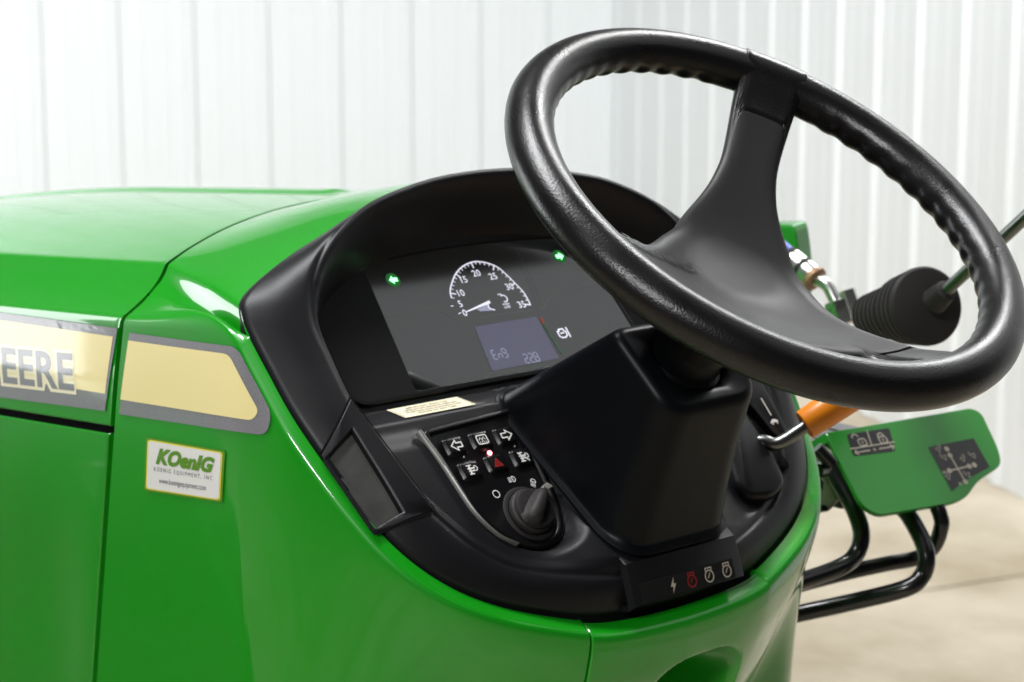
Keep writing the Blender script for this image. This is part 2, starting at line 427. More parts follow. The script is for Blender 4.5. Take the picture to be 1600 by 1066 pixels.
# ---- outer loop and ridge loop of the dash, in dash coordinates
half_o = [(0, -.006), (-.042, -.0045), (-.077, -.0005), (-.108, .009), (-.151, .028), (-.184, .052), (-.209, .086), (-.227, .135), (-.239, .19), (-.2424, .235), (-.2435, .262), (-.2426, .276), (-.2372, .2885), (-.219, .301), (-.187, .3165), (-.148, .331), (-.075, .355), (0, .365)]
half_r = [(0, .0135, .0235), (-.045, .0160, .0220), (-.09, .028, .016), (-.129, .044, .011), (-.153, .062, .011), (-.172, .088, .012), (-.187, .118, .013), (-.195, .15, .014), (-.2, .185, .015), (-.2, .224, .015), (-.2, .251, .016), (-.195, .271, .019), (-.183, .292, .024), (-.162, .312, .030), (-.13, .3305, .033), (-.1, .341, .034), (-.05, .351, .034), (0, .354, .034)]
def loopify(h):
    L = [tuple(p) for p in h]+[(-p[0],)+tuple(p[1:]) for p in h[-2:0:-1]]
    return cr(L, 14, True)
LO = loopify(half_o); LR = loopify(half_r); CEN = np.array([0, .17])
def polar(L, ths):
    a = np.unwrap(np.arctan2(L[:, 1]-CEN[1], L[:, 0]-CEN[0])); o = np.argsort(np.mod(a, 2*PI)); a = np.mod(a, 2*PI)[o]; Ls = L[o]
    a = np.concatenate([a-2*PI, a, a+2*PI]); Ls = np.concatenate([Ls]*3)
    return np.stack([np.interp(ths, a, Ls[:, k]) for k in range(L.shape[1])], 1)
NT = 420
# angles spaced evenly along the ridge loop
_pl = polar(LR, np.linspace(0, 2*PI, 2000, endpoint=False)); _len = np.concatenate([[0], np.cumsum(np.linalg.norm(np.diff(_pl[:, :2], axis=0, append=_pl[:1, :2]), axis=1))])
THS = np.interp(np.linspace(0, _len[-1], NT, endpoint=False), _len, np.linspace(0, 2*PI, 2001))
PO = polar(LO, THS); PR = polar(LR, THS)
def pdist(P, L):
    A = L[:, :2]; B = np.roll(A, -1, 0); D = B-A; P = np.asarray(P)
    best = np.full(len(P), 9.); idx = np.zeros(len(P), int)
    for k in range(len(A)):
        u = np.clip(((P-A[k])@D[k])/(D[k]@D[k]+1e-18), 0, 1); q = np.hypot(*(P-A[k]-u[:, None]*D[k]).T)
        b = q < best; best[b] = q[b]; idx[b] = k
    return best, idx
PADQ = [Lc(657, 672, .004), Lc(741, 801, .004), Lc(790, 846, .004), Lc(850, 862, .004), Lc(886, 838, .004), Lc(878, 790, .004), Lc(806, 634, .004)]
PADR = rpoly(PADQ, [.008, .02, .02, .022, .02, .03, .006], 6)
def sd_pad(s, t):
    P = np.stack([np.atleast_1d(s), np.atleast_1d(t)], 1); d, _ = pdist(P, np.array(PADR)); c = np.zeros(len(P), bool); n_ = len(PADR)
    for i in range(n_):
        a, b = PADR[i], PADR[i-1]
        with np.errstate(divide='ignore', invalid='ignore'):
            q = ((a[1] > P[:, 1]) != (b[1] > P[:, 1])) & (P[:, 0] < (b[0]-a[0])*(P[:, 1]-a[1])/(b[1]-a[1]+1e-15)+a[0])
        c ^= q
    return np.where(c, -d, d)
def base_h(s, t):
    inn_ = sd_pad(s, t)
    deck = .0062*(1-sm(.148, .168, t))*sm(.0006, .0042, inn_)
    h = np.where(t < .174, deck, np.where(t < .193, -(t-.174)/.019*.018, -.018))
    bump = .021*(1-sm(.045, .125, np.abs(s)))*(1-sm(.02, .12, t))*sm(-.002, .012, inn_)
    return h+bump
TRAY = [Lc(540, 632, .008), Lc(506, 706, .004), Lc(592, 829, .004), Lc(674, 804, .008)]
def inpoly(p, poly):
    c = False; n_ = len(poly)
    for i in range(n_):
        a, b = poly[i], poly[i-1]
        if (a[1] > p[1]) != (b[1] > p[1]) and p[0] < (b[0]-a[0])*(p[1]-a[1])/(b[1]-a[1])+a[0]: c = not c
    return c
REC = [Lc(544, 679, .006), Lc(511, 716, .004), Lc(586, 823, .004), Lc(628, 802, .008)]
TRIN = inset(TRAY, .0026)
def dash_h_out(q, hr): # q 0 ridge .. 1 outer
    return hr*(1-q)+.0035*math.sin(PI*q)
def build_dash():
    rin = np.concatenate([np.linspace(0, .25, 8, endpoint=False), np.linspace(.25, .8, 72), np.linspace(.81, .93, 16), np.linspace(.935, 1, 14)])
    rout = np.concatenate([[.015, .04, .07, .11], np.linspace(.14, .9, 24), [.94, .97, .99, 1.0]])
    pts = []
    inner = np.array([CEN+(PR[i, :2]-CEN)*r_ for i in range(NT) for r_ in rin])
    d, k = pdist(inner, PR); hr = PR[k, 2]; hb = base_h(inner[:, 0], inner[:, 1])
    wv = .012+.024*sm(.20, .33, inner[:, 1])*1.0
    f_ = np.clip(d/wv, 0, 1); f_ = f_*f_*(3-2*f_); h = hr+(hb-hr)*f_
    h -= .0022*np.exp(-(d/.0028)**2)
    h = h.reshape(NT, -1)
    for i in range(NT):
        row = [W(*(CEN+(PR[i, :2]-CEN)*r_), h[i, j]) for j, r_ in enumerate(rin)]
        D = np.linalg.norm(PO[i, :2]-PR[i, :2])
        for q in rout:
            p = PR[i, :2]+(PO[i, :2]-PR[i, :2])*q; hh = dash_h_out(q, PR[i, 2])-.0022*math.exp(-(q*D/.0028)**2)
            hh -= .004*max(0, (q-.93)/.07)**2
            row.append(W(*p, hh))
        row.append(W(*PO[i, :2], -.004)+np.array([.0006, 0, -.011])); row.append(W(*(CEN+(PO[i, :2]-CEN)*.93), -.004)+np.array([0, 0, -.022]))
        pts.append(row)
    G = np.array(pts); nv = G.shape[1]; V = G.reshape(-1, 3); Fc = gridf(NT, nv, cu=True)
    keep = []
    for f in Fc:
        c = V[list(f)].mean(0); s_, t_, h_ = loc(c)
        if s_ < -.14 and .08 < t_ < .2 and inpoly((s_, t_), TRIN): continue
        keep.append(f)
    return obj('dash_console', V, keep, 'black_plastic', T, angle=50)
SLOT = [(.1665, .060), (.179, .060), (.179, .128), (.1665, .128)]
dash = build_dash()
bv_dash = bvh_of(dash)
def on_dash(s, t, h=0, flat=False):
    o = Vector(W(s, t, .15)); hit, nn, _, _ = bv_dash.ray_cast(o, Vector(-N0))
    return np.array(hit)+N0*h if hit else W(s, t, h)

# ---- cowl
SP = np.array([(0, -.016), (.0002, -.0045), (.0016, -.0044), (.0040, -.0072), (.0064, -.0104), (.0078, -.0138), (.0084, -.020), (.0090, -.034), (.0100, -.055), (.0110, -.085), (.0115, -.12), (.0115, -.17), (.011, -.22), (.010, -.27), (.009, -.33), (.008, -.39), (.006, -.45)])
RP = np.array([(0, -.016), (.0003, -.0045), (.0020, -.0040), (.0064, -.0062), (.0108, -.0086), (.0128, -.0122), (.0128, -.018), (.0110, -.028), (.0045, -.05), (-.008, -.08), (-.0205, -.11), (-.044, -.16), (-.063, -.20), (-.081, -.24), (-.106, -.30), (-.128, -.36), (-.148, -.42)])
SPc = cr(SP, 3); RPc = cr(RP, 3)
UC = 0.262  # t of the corner where the side wall starts
def cowl_path(i_pt, nrm, wgt):
    P = SPc*(1-wgt)+RPc*wgt
    return [i_pt+nrm*p[0]+np.array([0, 0, p[1]]) for p in P]
def side_loop(sg, t_from, t_to, n_):
    """points along outer loop on one side from t_from (front) round the back"""
    Lh = cr(half_o, 14); Lh = Lh*np.array([-sg, 1]) if sg > 0 else Lh
    return Lh[::-1]
def cowl_wall(sg, s_stop, up=True):
    Lh = cr(half_o, 14)[::-1]
    k0 = np.argmin(np.abs(Lh[:, 1]-UC)+10*(np.abs(Lh[:, 0]) < .2)); pts = [p for p in Lh[k0:]]
    pts = [p for p in pts if abs(p[0]) >= s_stop-1e-9]
    # exact stop
    nx = [p for p in Lh[k0:] if abs(p[0]) < s_stop]
    if nx: a, b = pts[-1], nx[0]; u = (abs(a[0])-s_stop)/(abs(a[0])-abs(b[0])); pts.append(a+(b-a)*u)
    P3 = np.array([W(p[0]*(-sg), p[1], 0) for p in pts]); return P3
def normals_xy(P3):
    Tn = np.gradient(P3, axis=0); Tn[:, 2] = 0; Tn /= np.linalg.norm(Tn, axis=1)[:, None]
    N_ = np.stack([Tn[:, 1], -Tn[:, 0], 0*Tn[:, 0]], 1)
    c = P3.mean(0)*0; sgn = np.sign((N_*(P3-np.array([-.25, 0, 0]))*np.array([1, 1, 0])).sum(1))
    return N_*sgn[:, None]
def rear_w(P3): # 0 side, 1 rear
    return sm(.238, .165, np.abs(P3[:, 1]))
SEAM = .0895
def recess(p):
    """hand hole scooped into the rear panel"""
    s_, z = p[1], p[2]; u = (s_-.024)/.050; v_ = (1.030-z)/.070
    r_ = max(abs(u)**2.6+max(0, -v_*1.9+.0)**2.6*1.0, 0)**(1/2.6) if v_ < 0 else abs(u)
    return float(.11*sm(1.12, .60, r_))
def build_cowl(sg):
    P3 = cowl_wall(sg, SEAM+.0008); N_ = normals_xy(P3); N_[0] = np.array([0, sg, 0]); wg = rear_w(P3)
    for k in range(len(N_)):
        wk = float(sm(.17, .262, loc(P3[k])[1])); N_[k] = N_[k]*(1-wk)+np.array([0, sg, 0])*wk
    rowsA = [cowl_path(P3[i], N_[i]/np.linalg.norm(N_[i]), wg[i]) for i in range(len(P3))]
    # turned-in edge at the seam
    last = rowsA[-1]; rowsA.append([p-N_[-1]*.0012+np.array([0, -sg*.0006, 0]) for p in last]); rowsA.append([p-N_[-1]*.012+np.array([0, -sg*.0006, 0]) for p in last])
    # front part: from the black edge to the hood gap
    Lh = cr(half_o, 14)[::-1]; k0 = np.argmin(np.abs(Lh[:, 1]-UC)+10*(np.abs(Lh[:, 0]) < .2)); front = Lh[:k0+1]
    NP = len(SPc)
    E = []; Gp = []
    # (a) top part
    nf = len(front)
    arc = np.concatenate([[0], np.cumsum(np.linalg.norm(np.diff(front, axis=0), axis=1))]); arc /= arc[-1]
    i_c = np.argmin(np.abs(_sec[:, 0]-.230)); top = _sec[:i_c+1]; ta = np.concatenate([[0], np.cumsum(np.linalg.norm(np.diff(top, axis=0), axis=1))]); ta /= ta[-1]
    for k in range(nf):
        y = np.interp(arc[k], ta, top[:, 0]); dz = np.interp(arc[k], ta, top[:, 1]); x = gapx(y, dz)+.0015
        Gp.append(hood_pt(y*sg, dz, x)*np.array([1, 1, 1])); E.append(W(front[k][0]*(-sg), front[k][1], 0)-np.array([0, 0, .0030])*float(sm(0, nf*.45, k)))
    for k, g in enumerate(Gp): # rib belongs to the hood only
        y = abs(g[1]); Gp[k][2] = zb(g[0])+np.interp(y, _sec[:, 0][:46], _sec[:, 1][:46])
    # (b) side part, follows the wall path
    low = _sec[i_c:]; path = rowsA[0]
    pz = np.array([p[2] for p in path])
    for j in range(2, NP):
        E.append(path[j]); drop = SPc[j][1]
        u = (j-1)/(9.) if j < 10 else None
        zt = pz[j]
        # matching drop on the hood section: section height below its crease
        dz_top = low[0][1]
        a_ = np.interp(-drop, [-.002, .012, .03, .06, .2, .45], [-dz_top, .030, .042, .07, .205, .455]); dz = -a_
        y = np.interp(a_, -_sec[i_c:, 1], _sec[i_c:, 0]) if a_ < .117 else .2588
        x = gapx(y, dz)+.0015; Gp.append(np.array([x, sg*y, zb(gapx(y, -.034))+dz]))
    Tn = [None]*nf+[(rowsA[2][j]-rowsA[0][j])/np.linalg.norm(rowsA[2][j]-rowsA[0][j]) for j in range(2, NP)]
    E = np.array(E); Gp = np.array(Gp); nE = len(E); wtop = np.zeros(nE); wtop[:nf] = 1
    rows = []
    us = np.concatenate([[0, .004, .012], np.linspace(.03, .94, 26), [.965, .985, 1.0]])
    for u in us:
        r = []
        for k in range(nE):
            p = Gp[k]+(E[k]-Gp[k])*u
            if k >= nf:
                Lk = np.linalg.norm(E[k]-Gp[k]); T0 = np.array([1., -.02*sg, .05])*Lk; T1 = Tn[k]*Lk
                ph = (2*u**3-3*u*u+1)*Gp[k]+(u**3-2*u*u+u)*T0+(-2*u**3+3*u*u)*E[k]+(u**3-u*u)*T1
                wk = float(sm(nf-1, nf+12, k)); p = p+(ph-p)*wk
            if k < nf: # crowned a little between hood and dash, rolling over at the black edge
                fade = float(sm(0, 14, nf-1-k)); b_ = math.sin(PI*min(1, u))*.004*fade
                roll = -.004*max(0, (u-.93)/.07)**2*0
                p = p+np.array([0, 0, b_])
            # pressed dent behind the hood corner
            dd = ((p[0]+.355)/.022)**2+((abs(p[1])-.222)/.018)**2+((p[2]-1.339)/.020)**2
            p = p-np.array([0, sg*.35, 1.0])*.0016*math.exp(-dd*.40)
            r.append(p)
        rows.append(r)
    first = rows[0]
    def inn(k): return np.array([0, 0, -1.]) if k < nf-6 else np.array([0, -sg*1., -.2])
    rows = [[p+inn(k)*.016 for k, p in enumerate(first)], [p+inn(k)*.0014 for k, p in enumerate(first)]]+rows
    mb = MB(); G = np.array(rows); mb.add(G.reshape(-1, 3), gridf(*G.shape[:2])); G2 = np.array(rowsA); mb.add(G2.reshape(-1, 3), gridf(*G2.shape[:2]))
    # dark inner lip under the black edge, front
    lipE = E[:nf]; mb.add([*lipE, *[e+np.array([0, 0, -.012]) for e in lipE]], gridf(2, nf))
    b = mb.build('cowl', 'green_paint', T, angle=40, recalc=False)
    bm = bmesh.new(); bm.from_mesh(b.data); bmesh.ops.remove_doubles(bm, verts=bm.verts, dist=.00025); bmesh.ops.recalc_face_normals(bm, faces=bm.faces); bm.to_mesh(b.data); bm.free()
    bm = bmesh.new(); bm.from_mesh(b.data)
    for m_ in () if sg > 0 else (0, .006, .012, .018, .024, .03):
        vs = [v for v in bm.verts if -.375+m_ < v.co.x < -.15-m_ and abs(v.co.y) > .215 and v.co.z < 1.292-m_*.6 and v.co.z < Q0[2]-1.15*(v.co.x-Q0[0])-.030-m_ and not v.is_boundary]
        for _ in range(14): bmesh.ops.smooth_vert(bm, verts=vs, factor=.5, use_axis_x=False, use_axis_y=True, use_axis_z=False)
    bm.to_mesh(b.data); bm.free()
    b.data.polygons.foreach_set('use_smooth', [True]*len(b.data.polygons)); b.data.set_sharp_from_angle(angle=math.radians(40))
    return b
cowlL = build_cowl(-1); cowlR = build_cowl(1)
def build_rear():
    rows = []
    Lh = cr(half_o, 14); 
    ss = np.linspace(-SEAM+.0012, SEAM-.0012, 150)
    tt = np.interp(np.abs(ss), -Lh[:, 0][:60], Lh[:, 1][:60]); P3 = np.array([W(a, b, 0) for a, b in zip(ss, tt)]); N_ = normals_xy(P3)
    RPd = cr(RP, 14)
    for i in range(len(ss)):
        r = []
        # the panel steps forward under the icon strip
        cut = float(sm(.066, .060, abs(ss[i])))
        for k, q in enumerate(RPd):
            p = P3[i]+N_[i]*(q[0]+.0012)+np.array([0, 0, q[1]-.0015])
            if cut > 0 and q[1] > -.012: p = p+np.array([0, 0, -.0*cut])
            d = recess(p); p = p-np.array([1, 0, 0])*d
            r.append(p)
        rows.append(r)
    a, b = rows[0], rows[-1]
    rows = [[p-N_[0]*.012+np.array([0, 0, 0]) for p in a], [p-N_[0]*.001-np.array([0, .0006, 0]) for p in a]]+rows+[[p-N_[-1]*.001+np.array([0, .0006, 0]) for p in b], [p-N_[-1]*.012 for p in b]]
    return sheet('rear_access_panel', rows, 'green_paint')
rearp = build_rear()

# ---- blanking tray on the left flank
def flank_fn(s, t, h): return on_dash(s, t, h)
tray_root = MB()
def tray():
    mb = MB()
    def fh(s, t):
        d = np.array([s, t])-CEN; a = math.atan2(d[1], d[0]) % (2*PI); po = polar(LO, [a])[0]; pr_ = polar(LR, [a])[0]
        q = np.clip((np.linalg.norm(d)-np.linalg.norm(pr_[:2]-CEN))/(np.linalg.norm(po[:2]-CEN)-np.linalg.norm(pr_[:2]-CEN)), 0, 1)
        return dash_h_out(q, pr_[2])
    def seg(poly, k=8): return [np.array(poly[i])+(np.array(poly[(i+1) % len(poly)])-np.array(poly[i]))*j/k for i in range(len(poly)) for j in range(k)]
    A = seg(TRAY); Rr = seg(REC); n_ = len(A)
    fn = lambda s, t, h: W(s, t, fh(s, t)+h)
    fl_ = np.mean([fh(*p) for p in REC]); ff = lambda s, t, h: W(s, t, fl_+h)
    L1 = .0006
    v = [fn(*p, -.004) for p in A]+[fn(*p, L1-.0006) for p in A]+[fn(*p, L1) for p in inset(A, .0008)]+[fn(*p, L1) for p in inset(Rr, -.0012)]+[fn(*p, L1-.0008) for p in Rr]+[fn(*p, -.0042) for p in inset(Rr, .0004)]
    mb.add(v, gridf(6, n_, cv=True))
    o = mb.build('storage_tray', 'black_plastic', T, angle=30)
    m2 = MB(); q4 = [np.array(p) for p in REC]; V2 = [fn(*((1-u)*(1-v)*q4[0]+(1-u)*v*q4[1]+u*v*q4[2]+u*(1-v)*q4[3]), -.0038) for u in np.linspace(0, 1, 14) for v in np.linspace(0, 1, 8)]; m2.add(V2, gridf(14, 8)); m2.build('tray_liner', 'tray_liner', o)
    # shadow gap round the frame
    m3 = MB(); Bp = inset(A, -.0013); m3.add([fn(*p, .0005) for p in Bp]+[fn(*p, .0005) for p in A], gridf(2, n_, cv=True)); m3.build('seam', 'gap_shade', o, smooth=False)
tray()

# ---- instrument cluster
cl_frame = [(-.178, .205), (-.168, .1975), (.168, .1975), (.178, .205), (.178, .262), (.158, .296), (.11, .318), (0, .330), (-.11, .318), (-.158, .296), (-.178, .262)]
scr = rpoly([(-.1195, .2015), (.1195, .2015), (.1105, .312), (.055, .3165), (0, .318), (-.055, .3165), (-.1105, .312)], [.006, .006, .003, .02, .02, .02, .003], 4)
def fnW(off): return lambda x, y, h: W(x, y, off+h)
mb = MB(); A = rpoly(cl_frame, .008, 3); solid(mb, A, fnW(-.018), [(0, -.002), (0, .0022), (.0008, .003), (.003, .0032)], cap=False)
ring = inset(A, .003); nA = len(ring); nB = len(scr)
b = bmesh.new()
va = [b.verts.new(Vector(W(*p, -.0148))) for p in ring]; vb = [b.verts.new(Vector(W(*p, -.0148))) for p in scr]
ea = [b.edges.new((va[i], va[(i+1) % nA])) for i in range(nA)]; eb = [b.edges.new((vb[i], vb[(i+1) % nB])) for i in range(nB)]
bmesh.ops.triangle_fill(b, use_beauty=True, edges=ea+eb)
b.verts.index_update(); mb.add([x.co for x in b.verts], [tuple(v.index for v in q.verts) for q in b.faces]); b.free()
solid(mb, scr, fnW(-.0148), [(0, 0), (.0006, -.0006), (.0012, -.0022)], cap=False)
cluster = mb.build('instrument_cluster', 'bezel_plastic', T, angle=30)
mb = MB(); mb.add([W(*p, -.0166) for p in scr], [tuple(range(len(scr)))]); mb.build('display_glass', 'screen_glass', cluster, smooth=False)
def D(x, y): return Lc(x, y, -.0166)
pr = Print()
# printed outlines on the glass
for seg in ([(603, 494), (683, 484), (719, 501), (848, 483), (865, 456), (930, 445)],):
    pr.line([D(*q) for q in seg], .0009, 'print_dim')
pr.line([D(752, 596), D(756, 586), D(850, 573)], .0006, 'print_dim')
pr.line([D(805, 388), D(838, 470)], .0005, 'print_dim')
pr.line([D(810, 388), D(845, 470)], .0005, 'print_dim')
lcd = [D(741, 511), D(838, 495), D(873, 560), D(769, 580)]
pr.poly(rpoly(lcd, .0004, 1), 'lit_lcd')
pr.line([D(849, 507), D(878, 553)], .0022, 'lit_bar'); pr.line([D(845, 497), D(849, 506)], .0024, 'lit_barred')
# dial
arc_px = [(705, 466), (703, 455), (706, 442), (712, 428), (724, 416), (742, 409.5), (762, 412), (778, 419), (791, 430), (803, 442), (818, 458), (828.5, 477)]
arc = cr([D(*q) for q in arc_px], 8); pr.line(arc, .0011, 'lit_white')
al = np.concatenate([[0], np.cumsum(np.linalg.norm(np.diff(arc, axis=0), axis=1))]); al /= al[-1]
gc = D(766, 470)
ticks = 26
for k in range(ticks+1):
    u = k/ticks; p = np.array([np.interp(u, al, arc[:, 0]), np.interp(u, al, arc[:, 1])]); d = gc-p; d /= np.linalg.norm(d)
    big = (k % 5 == 1); pr.line([p, p+d*(.0052 if big else .0026)], .0010 if big else .0006, 'lit_white')
for t_, px in (('35', (815, 477)), ('30', (796, 449)), ('25', (770, 433)), ('20', (744, 428)), ('15', (724.5, 438)), ('10', (720, 459)), ('5', (719, 476)), ('0', (726, 490))):
    c = D(*px); pr.text(t_, c[0], c[1]-.0024, .0082, 'lit_white', bold=.004)
pr.line([D(704, 479), D(708, 478.5)], .0007, 'lit_white'); pr.line([D(716, 491), D(720, 489)], .0007, 'lit_white')
a, b2 = D(765, 472), D(728, 488); pr.poly([a+(0, .0012), b2+(0, .0004), b2-(0, .0004), a-(0, .0014)], 'lit_white')
pr.line(cr([D(762, 475), D(764, 482), D(773, 485)], 5), .0010, 'lit_white'); pr.poly([D(745, 484), D(762, 476), D(768, 486), D(750, 487)], 'lit_digit')
c = D(787, 467); pr.circ(c, .0030, .0009, 'lit_white', -120, 130); pr.line([c+(-.004, .0042), c+(-.001, .0042), c+(-.001, .003)], .0007, 'lit_white')
c = D(791, 477); pr.text('n/min', c[0], c[1], .0030, 'lit_white', bold=.01); c = D(793, 482); pr.text('x100', c[0], c[1], .0032, 'lit_white', bold=.01)
SEG = {'a': ((0, 2), (1, 2)), 'b': ((1, 2), (1, 1)), 'c': ((1, 1), (1, 0)), 'd': ((0, 0), (1, 0)), 'e': ((0, 1), (0, 0)), 'f': ((0, 2), (0, 1)), 'g': ((0, 1), (1, 1))}
def digit(x, y, w_, h_, segs):
    for k in segs:
        (x0, y0), (x1, y1) = SEG[k]; p = np.array([x+x0*w_, y+y0*h_/2]); q = np.array([x+x1*w_, y+y1*h_/2]); d = (q-p)/np.linalg.norm(q-p)*.0004
        pr.line([p+d, q-d], .00075, 'lit_digit')
c = D(770, 557)
for k, sg_ in enumerate(('adefg', 'ceg', 'abcdfg')): digit(c[0]+k*.0052, c[1]-.003, .0036, .0078, sg_)
c = D(820, 563)
for k, sg_ in enumerate(('abged', 'abged', 'abcdefg')): digit(c[0]+k*.0052, c[1]-.003, .0036, .0078, sg_)
pr.circ(c+(.0097, -.003), .0005, 0, 'lit_digit', n=8)
def arrow(c, w_, h_, sg):
    pts = [(-.5, 0), (0, .5), (0, .22), (.5, .22), (.5, -.22), (0, -.22), (0, -.5)]
    return [(c[0]+sg*x*w_, c[1]+y*h_) for x, y in pts]
for px, sg in ((614, 438), 1), ((874, 401), -1):
    c = D(*px); pr.circ(c, .0062, 0, 'lit_glow'); pr.poly(arrow(c, .0078, .0074, sg), 'lit_green')
def engine(pr, c, k, m, wd=.0008, extra=None):
    P = [(-.5, -.3), (-.5, .25), (-.25, .25), (-.25, .45), (.3, .45), (.3, .25), (.5, .1), (.5, -.3), (.2, -.5), (-.2, -.5)]
    pr.line([(c[0]+x*k, c[1]+y*k) for x, y in P], wd, m, True)
c = D(878, 521); engine(pr, c, .008, 'lit_white', .0011); pr.line([c+(-.002, 0), c+(.002, 0)], .001, 'lit_white'); c = c+(.0062, .0); pr.line([c+(0, .0045), c+(0, -.0045)], .0013, 'lit_white')
pr.build('dial_print', lambda x, y, h: W(x, y, -.0166+h), cluster, ['print_dim', 'lit_glow', 'lit_lcd', 'lit_bar', 'lit_barred', 'lit_digit', 'lit_white', 'lit_green'], step=.00006, base=.0001)

# ---- caution sticker on the ledge
st = Print(); pr0 = lambda u, v, h: (W(-.1615+.0855*0, 0, 0))
def ledge(u, v, h):  # u along s, v 0 lower .. 1 upper
    return W(u, .1765+v*.0155, -.0024-v*.0147+.0010)+(N0+E2*.9)/1.35*h
st.poly([(-.158, 0), (-.086, 0), (-.088, 1), (-.158, 1)][:0] or [(-.1510, 0), (-.0850, 0), (-.0850, 1), (-.1510, 1)], 'ivory')
st.line([(-.1495, .07), (-.0865, .07), (-.0865, .93), (-.1495, .93)], .0005, 'ivory_ink', True)
for k, (tx, y) in enumerate((('IMPORTANT: READ THE', .72), ('OPERATORS MANUAL BEFORE', .52), ('STARTING AND RUNNING THIS', .32), ('ENGINE AT ANY TIME', .13))):
    v, f = text2d(tx, .01); 
    v = v.copy(); v = (v-[(v[:, 0].max())/2, 0])*np.array([.0036, .17]); st.tri(v+np.array([-.118, y]), f, 'ivory_ink')
st.build('caution_sticker', ledge, T, ['ivory', 'ivory_ink'])

# ---- switch panel
def PL(x, y, h=.004): return Lc(x, y, h)
pad = rpoly([PL(657, 672), PL(741, 801), PL(790, 846), PL(850, 862), PL(886, 838), PL(878, 790), PL(806, 634)], [.008, .02, .02, .022, .02, .03, .006], 6)
mb = MB(); solid(mb, pad, fnW(0), [(0, -.002), (0, .0024), (.0006, .0038), (.0016, .0044), (.0036, .0044), (.0048, .0022), (.0056, .0018)], cap=True)
panel = mb.build('switch_panel', 'pad_plastic', T, angle=50)
# bright strip on the left edge: light caught by the recess bevel, as colour
k = cr([PL(655, 676), PL(690, 724), PL(718, 768), PL(744, 806), PL(778, 838), PL(808, 852)], 8); mb = MB()
wd = np.interp(np.linspace(0, 1, len(k)), [0, .1, .5, 1], [.0026, .0028, .0022, .0010]); P = []
tn = np.gradient(k, axis=0); tn /= np.linalg.norm(tn, axis=1)[:, None]; nn = np.stack([-tn[:, 1], tn[:, 0]], 1)
prof = [(-1.2, .0040), (-1.0, .0082), (-.5, .0090), (.5, .0076), (1.4, .0040)]
for i in range(len(k)): P += [W(*(k[i]+nn[i]*a_*wd[i]+(-.0012, 0)), h_) for a_, h_ in prof]
mb.add(P, gridf(len(k), len(prof))); mb.build('bevel_glint', 'silver_and_glint', panel, angle=60)
icons = Print()
btn = [((716, 693), 'left'), ((756, 684), 'wash'), ((794, 677), 'right'), ((740, 731), 'pto'), ((780, 720), 'haz'), ((820, 711), 'ptoh')]
proto = None
for (px, kind) in btn:
    c = PL(*px, .007); mb = MB(); R_ = rpoly([(-.0085, -.0072), (.0085, -.0072), (.0085, .0072), (-.0085, .0072)], .003, 4)
    fn = lambda x, y, h, c=c: W(c[0]+x, c[1]+y, h)
    solid(mb, R_, fn, [(-.0008, .0012), (-.0004, .0022), (.0, .0024), (.0006, .0036), (.0013, .0043), (.0026, .0046)])
    bo = mb.build('button', 'pad_plastic', panel, angle=50)
    ic = Print(); top = lambda x, y, h, c=c: W(c[0]+x*.77, c[1]+y*.77, .0046+h)
    if kind in ('left', 'right'): ic.line(arrow((0, 0), .0125, .0105, 1 if kind == 'left' else -1), .0012, 'print_white', True)
    elif kind == 'haz':
        tr = lambda q: [(0, .0052*q), (.0056*q, -.0042*q), (-.0056*q, -.0042*q)]
        ic.poly(tr(1), 'print_red'); ic.line([(x, y-.0004) for x, y in tr(.42)], .0006, 'print_dark', True)
    elif kind == 'wash':
        ic.line(rpoly([(-.0060, -.0045), (.0060, -.0045), (.0060, .0045), (-.0060, .0045)], .002, 3), .0011, 'print_white', True)
        ic.line([(-.004, -.0005), (-.002, .002), (0, 0), (.002, .002), (.004, -.0005)], .0007, 'print_white'); ic.line([(0, 0), (0, -.002)], .0007, 'print_white')
        for x in (-.0035, -.0012, .0012, .0035): ic.circ((x, -.0026), .0006, 0, 'print_white', n=8)
    else:
        ic.line([(-.005, .0045), (.001, .0045)], .0011, 'print_white'); ic.line([(-.002, .0045), (-.002, -.0045)], .002, 'print_white')
        ic.line([(-.0045, -.0045), (.001, -.0045)], .0012, 'print_white'); ic.line([(-.0045, .0012), (.004, .0012)], .0015, 'print_white'); ic.line([(-.004, -.0015), (.003, -.0015)], .0012, 'print_white')
        ic.circ((.0042, .0006), .0024, .0009, 'print_white', -160, 120)
        if kind == 'ptoh': ic.line([(-.005, .005), (.0058, -.0050)], .0012, 'print_white')
    ic.build('button_icon', top, bo, ['print_white', 'print_red', 'print_dark'], step=.0001, base=.0001)
for px, mt, r_ in (((766, 707), 'lit_red', .0017), ((726, 714), 'steel_zinc', .0008), ((805, 697), 'steel_zinc', .0008)):
    c = PL(*px, .003); mb = MB(); R_ = [(r_*math.cos(a), r_*math.sin(a)) for a in np.linspace(0, 2*PI, 16, endpoint=False)]
    solid(mb, R_, lambda x, y, h, c=c: W(c[0]+x, c[1]+y, h), [(0, .0015), (0, .0026), (.0005, .0032)]); mb.build('indicator_lamp', mt if mt == 'lit_red' else 'silver_and_glint', panel)
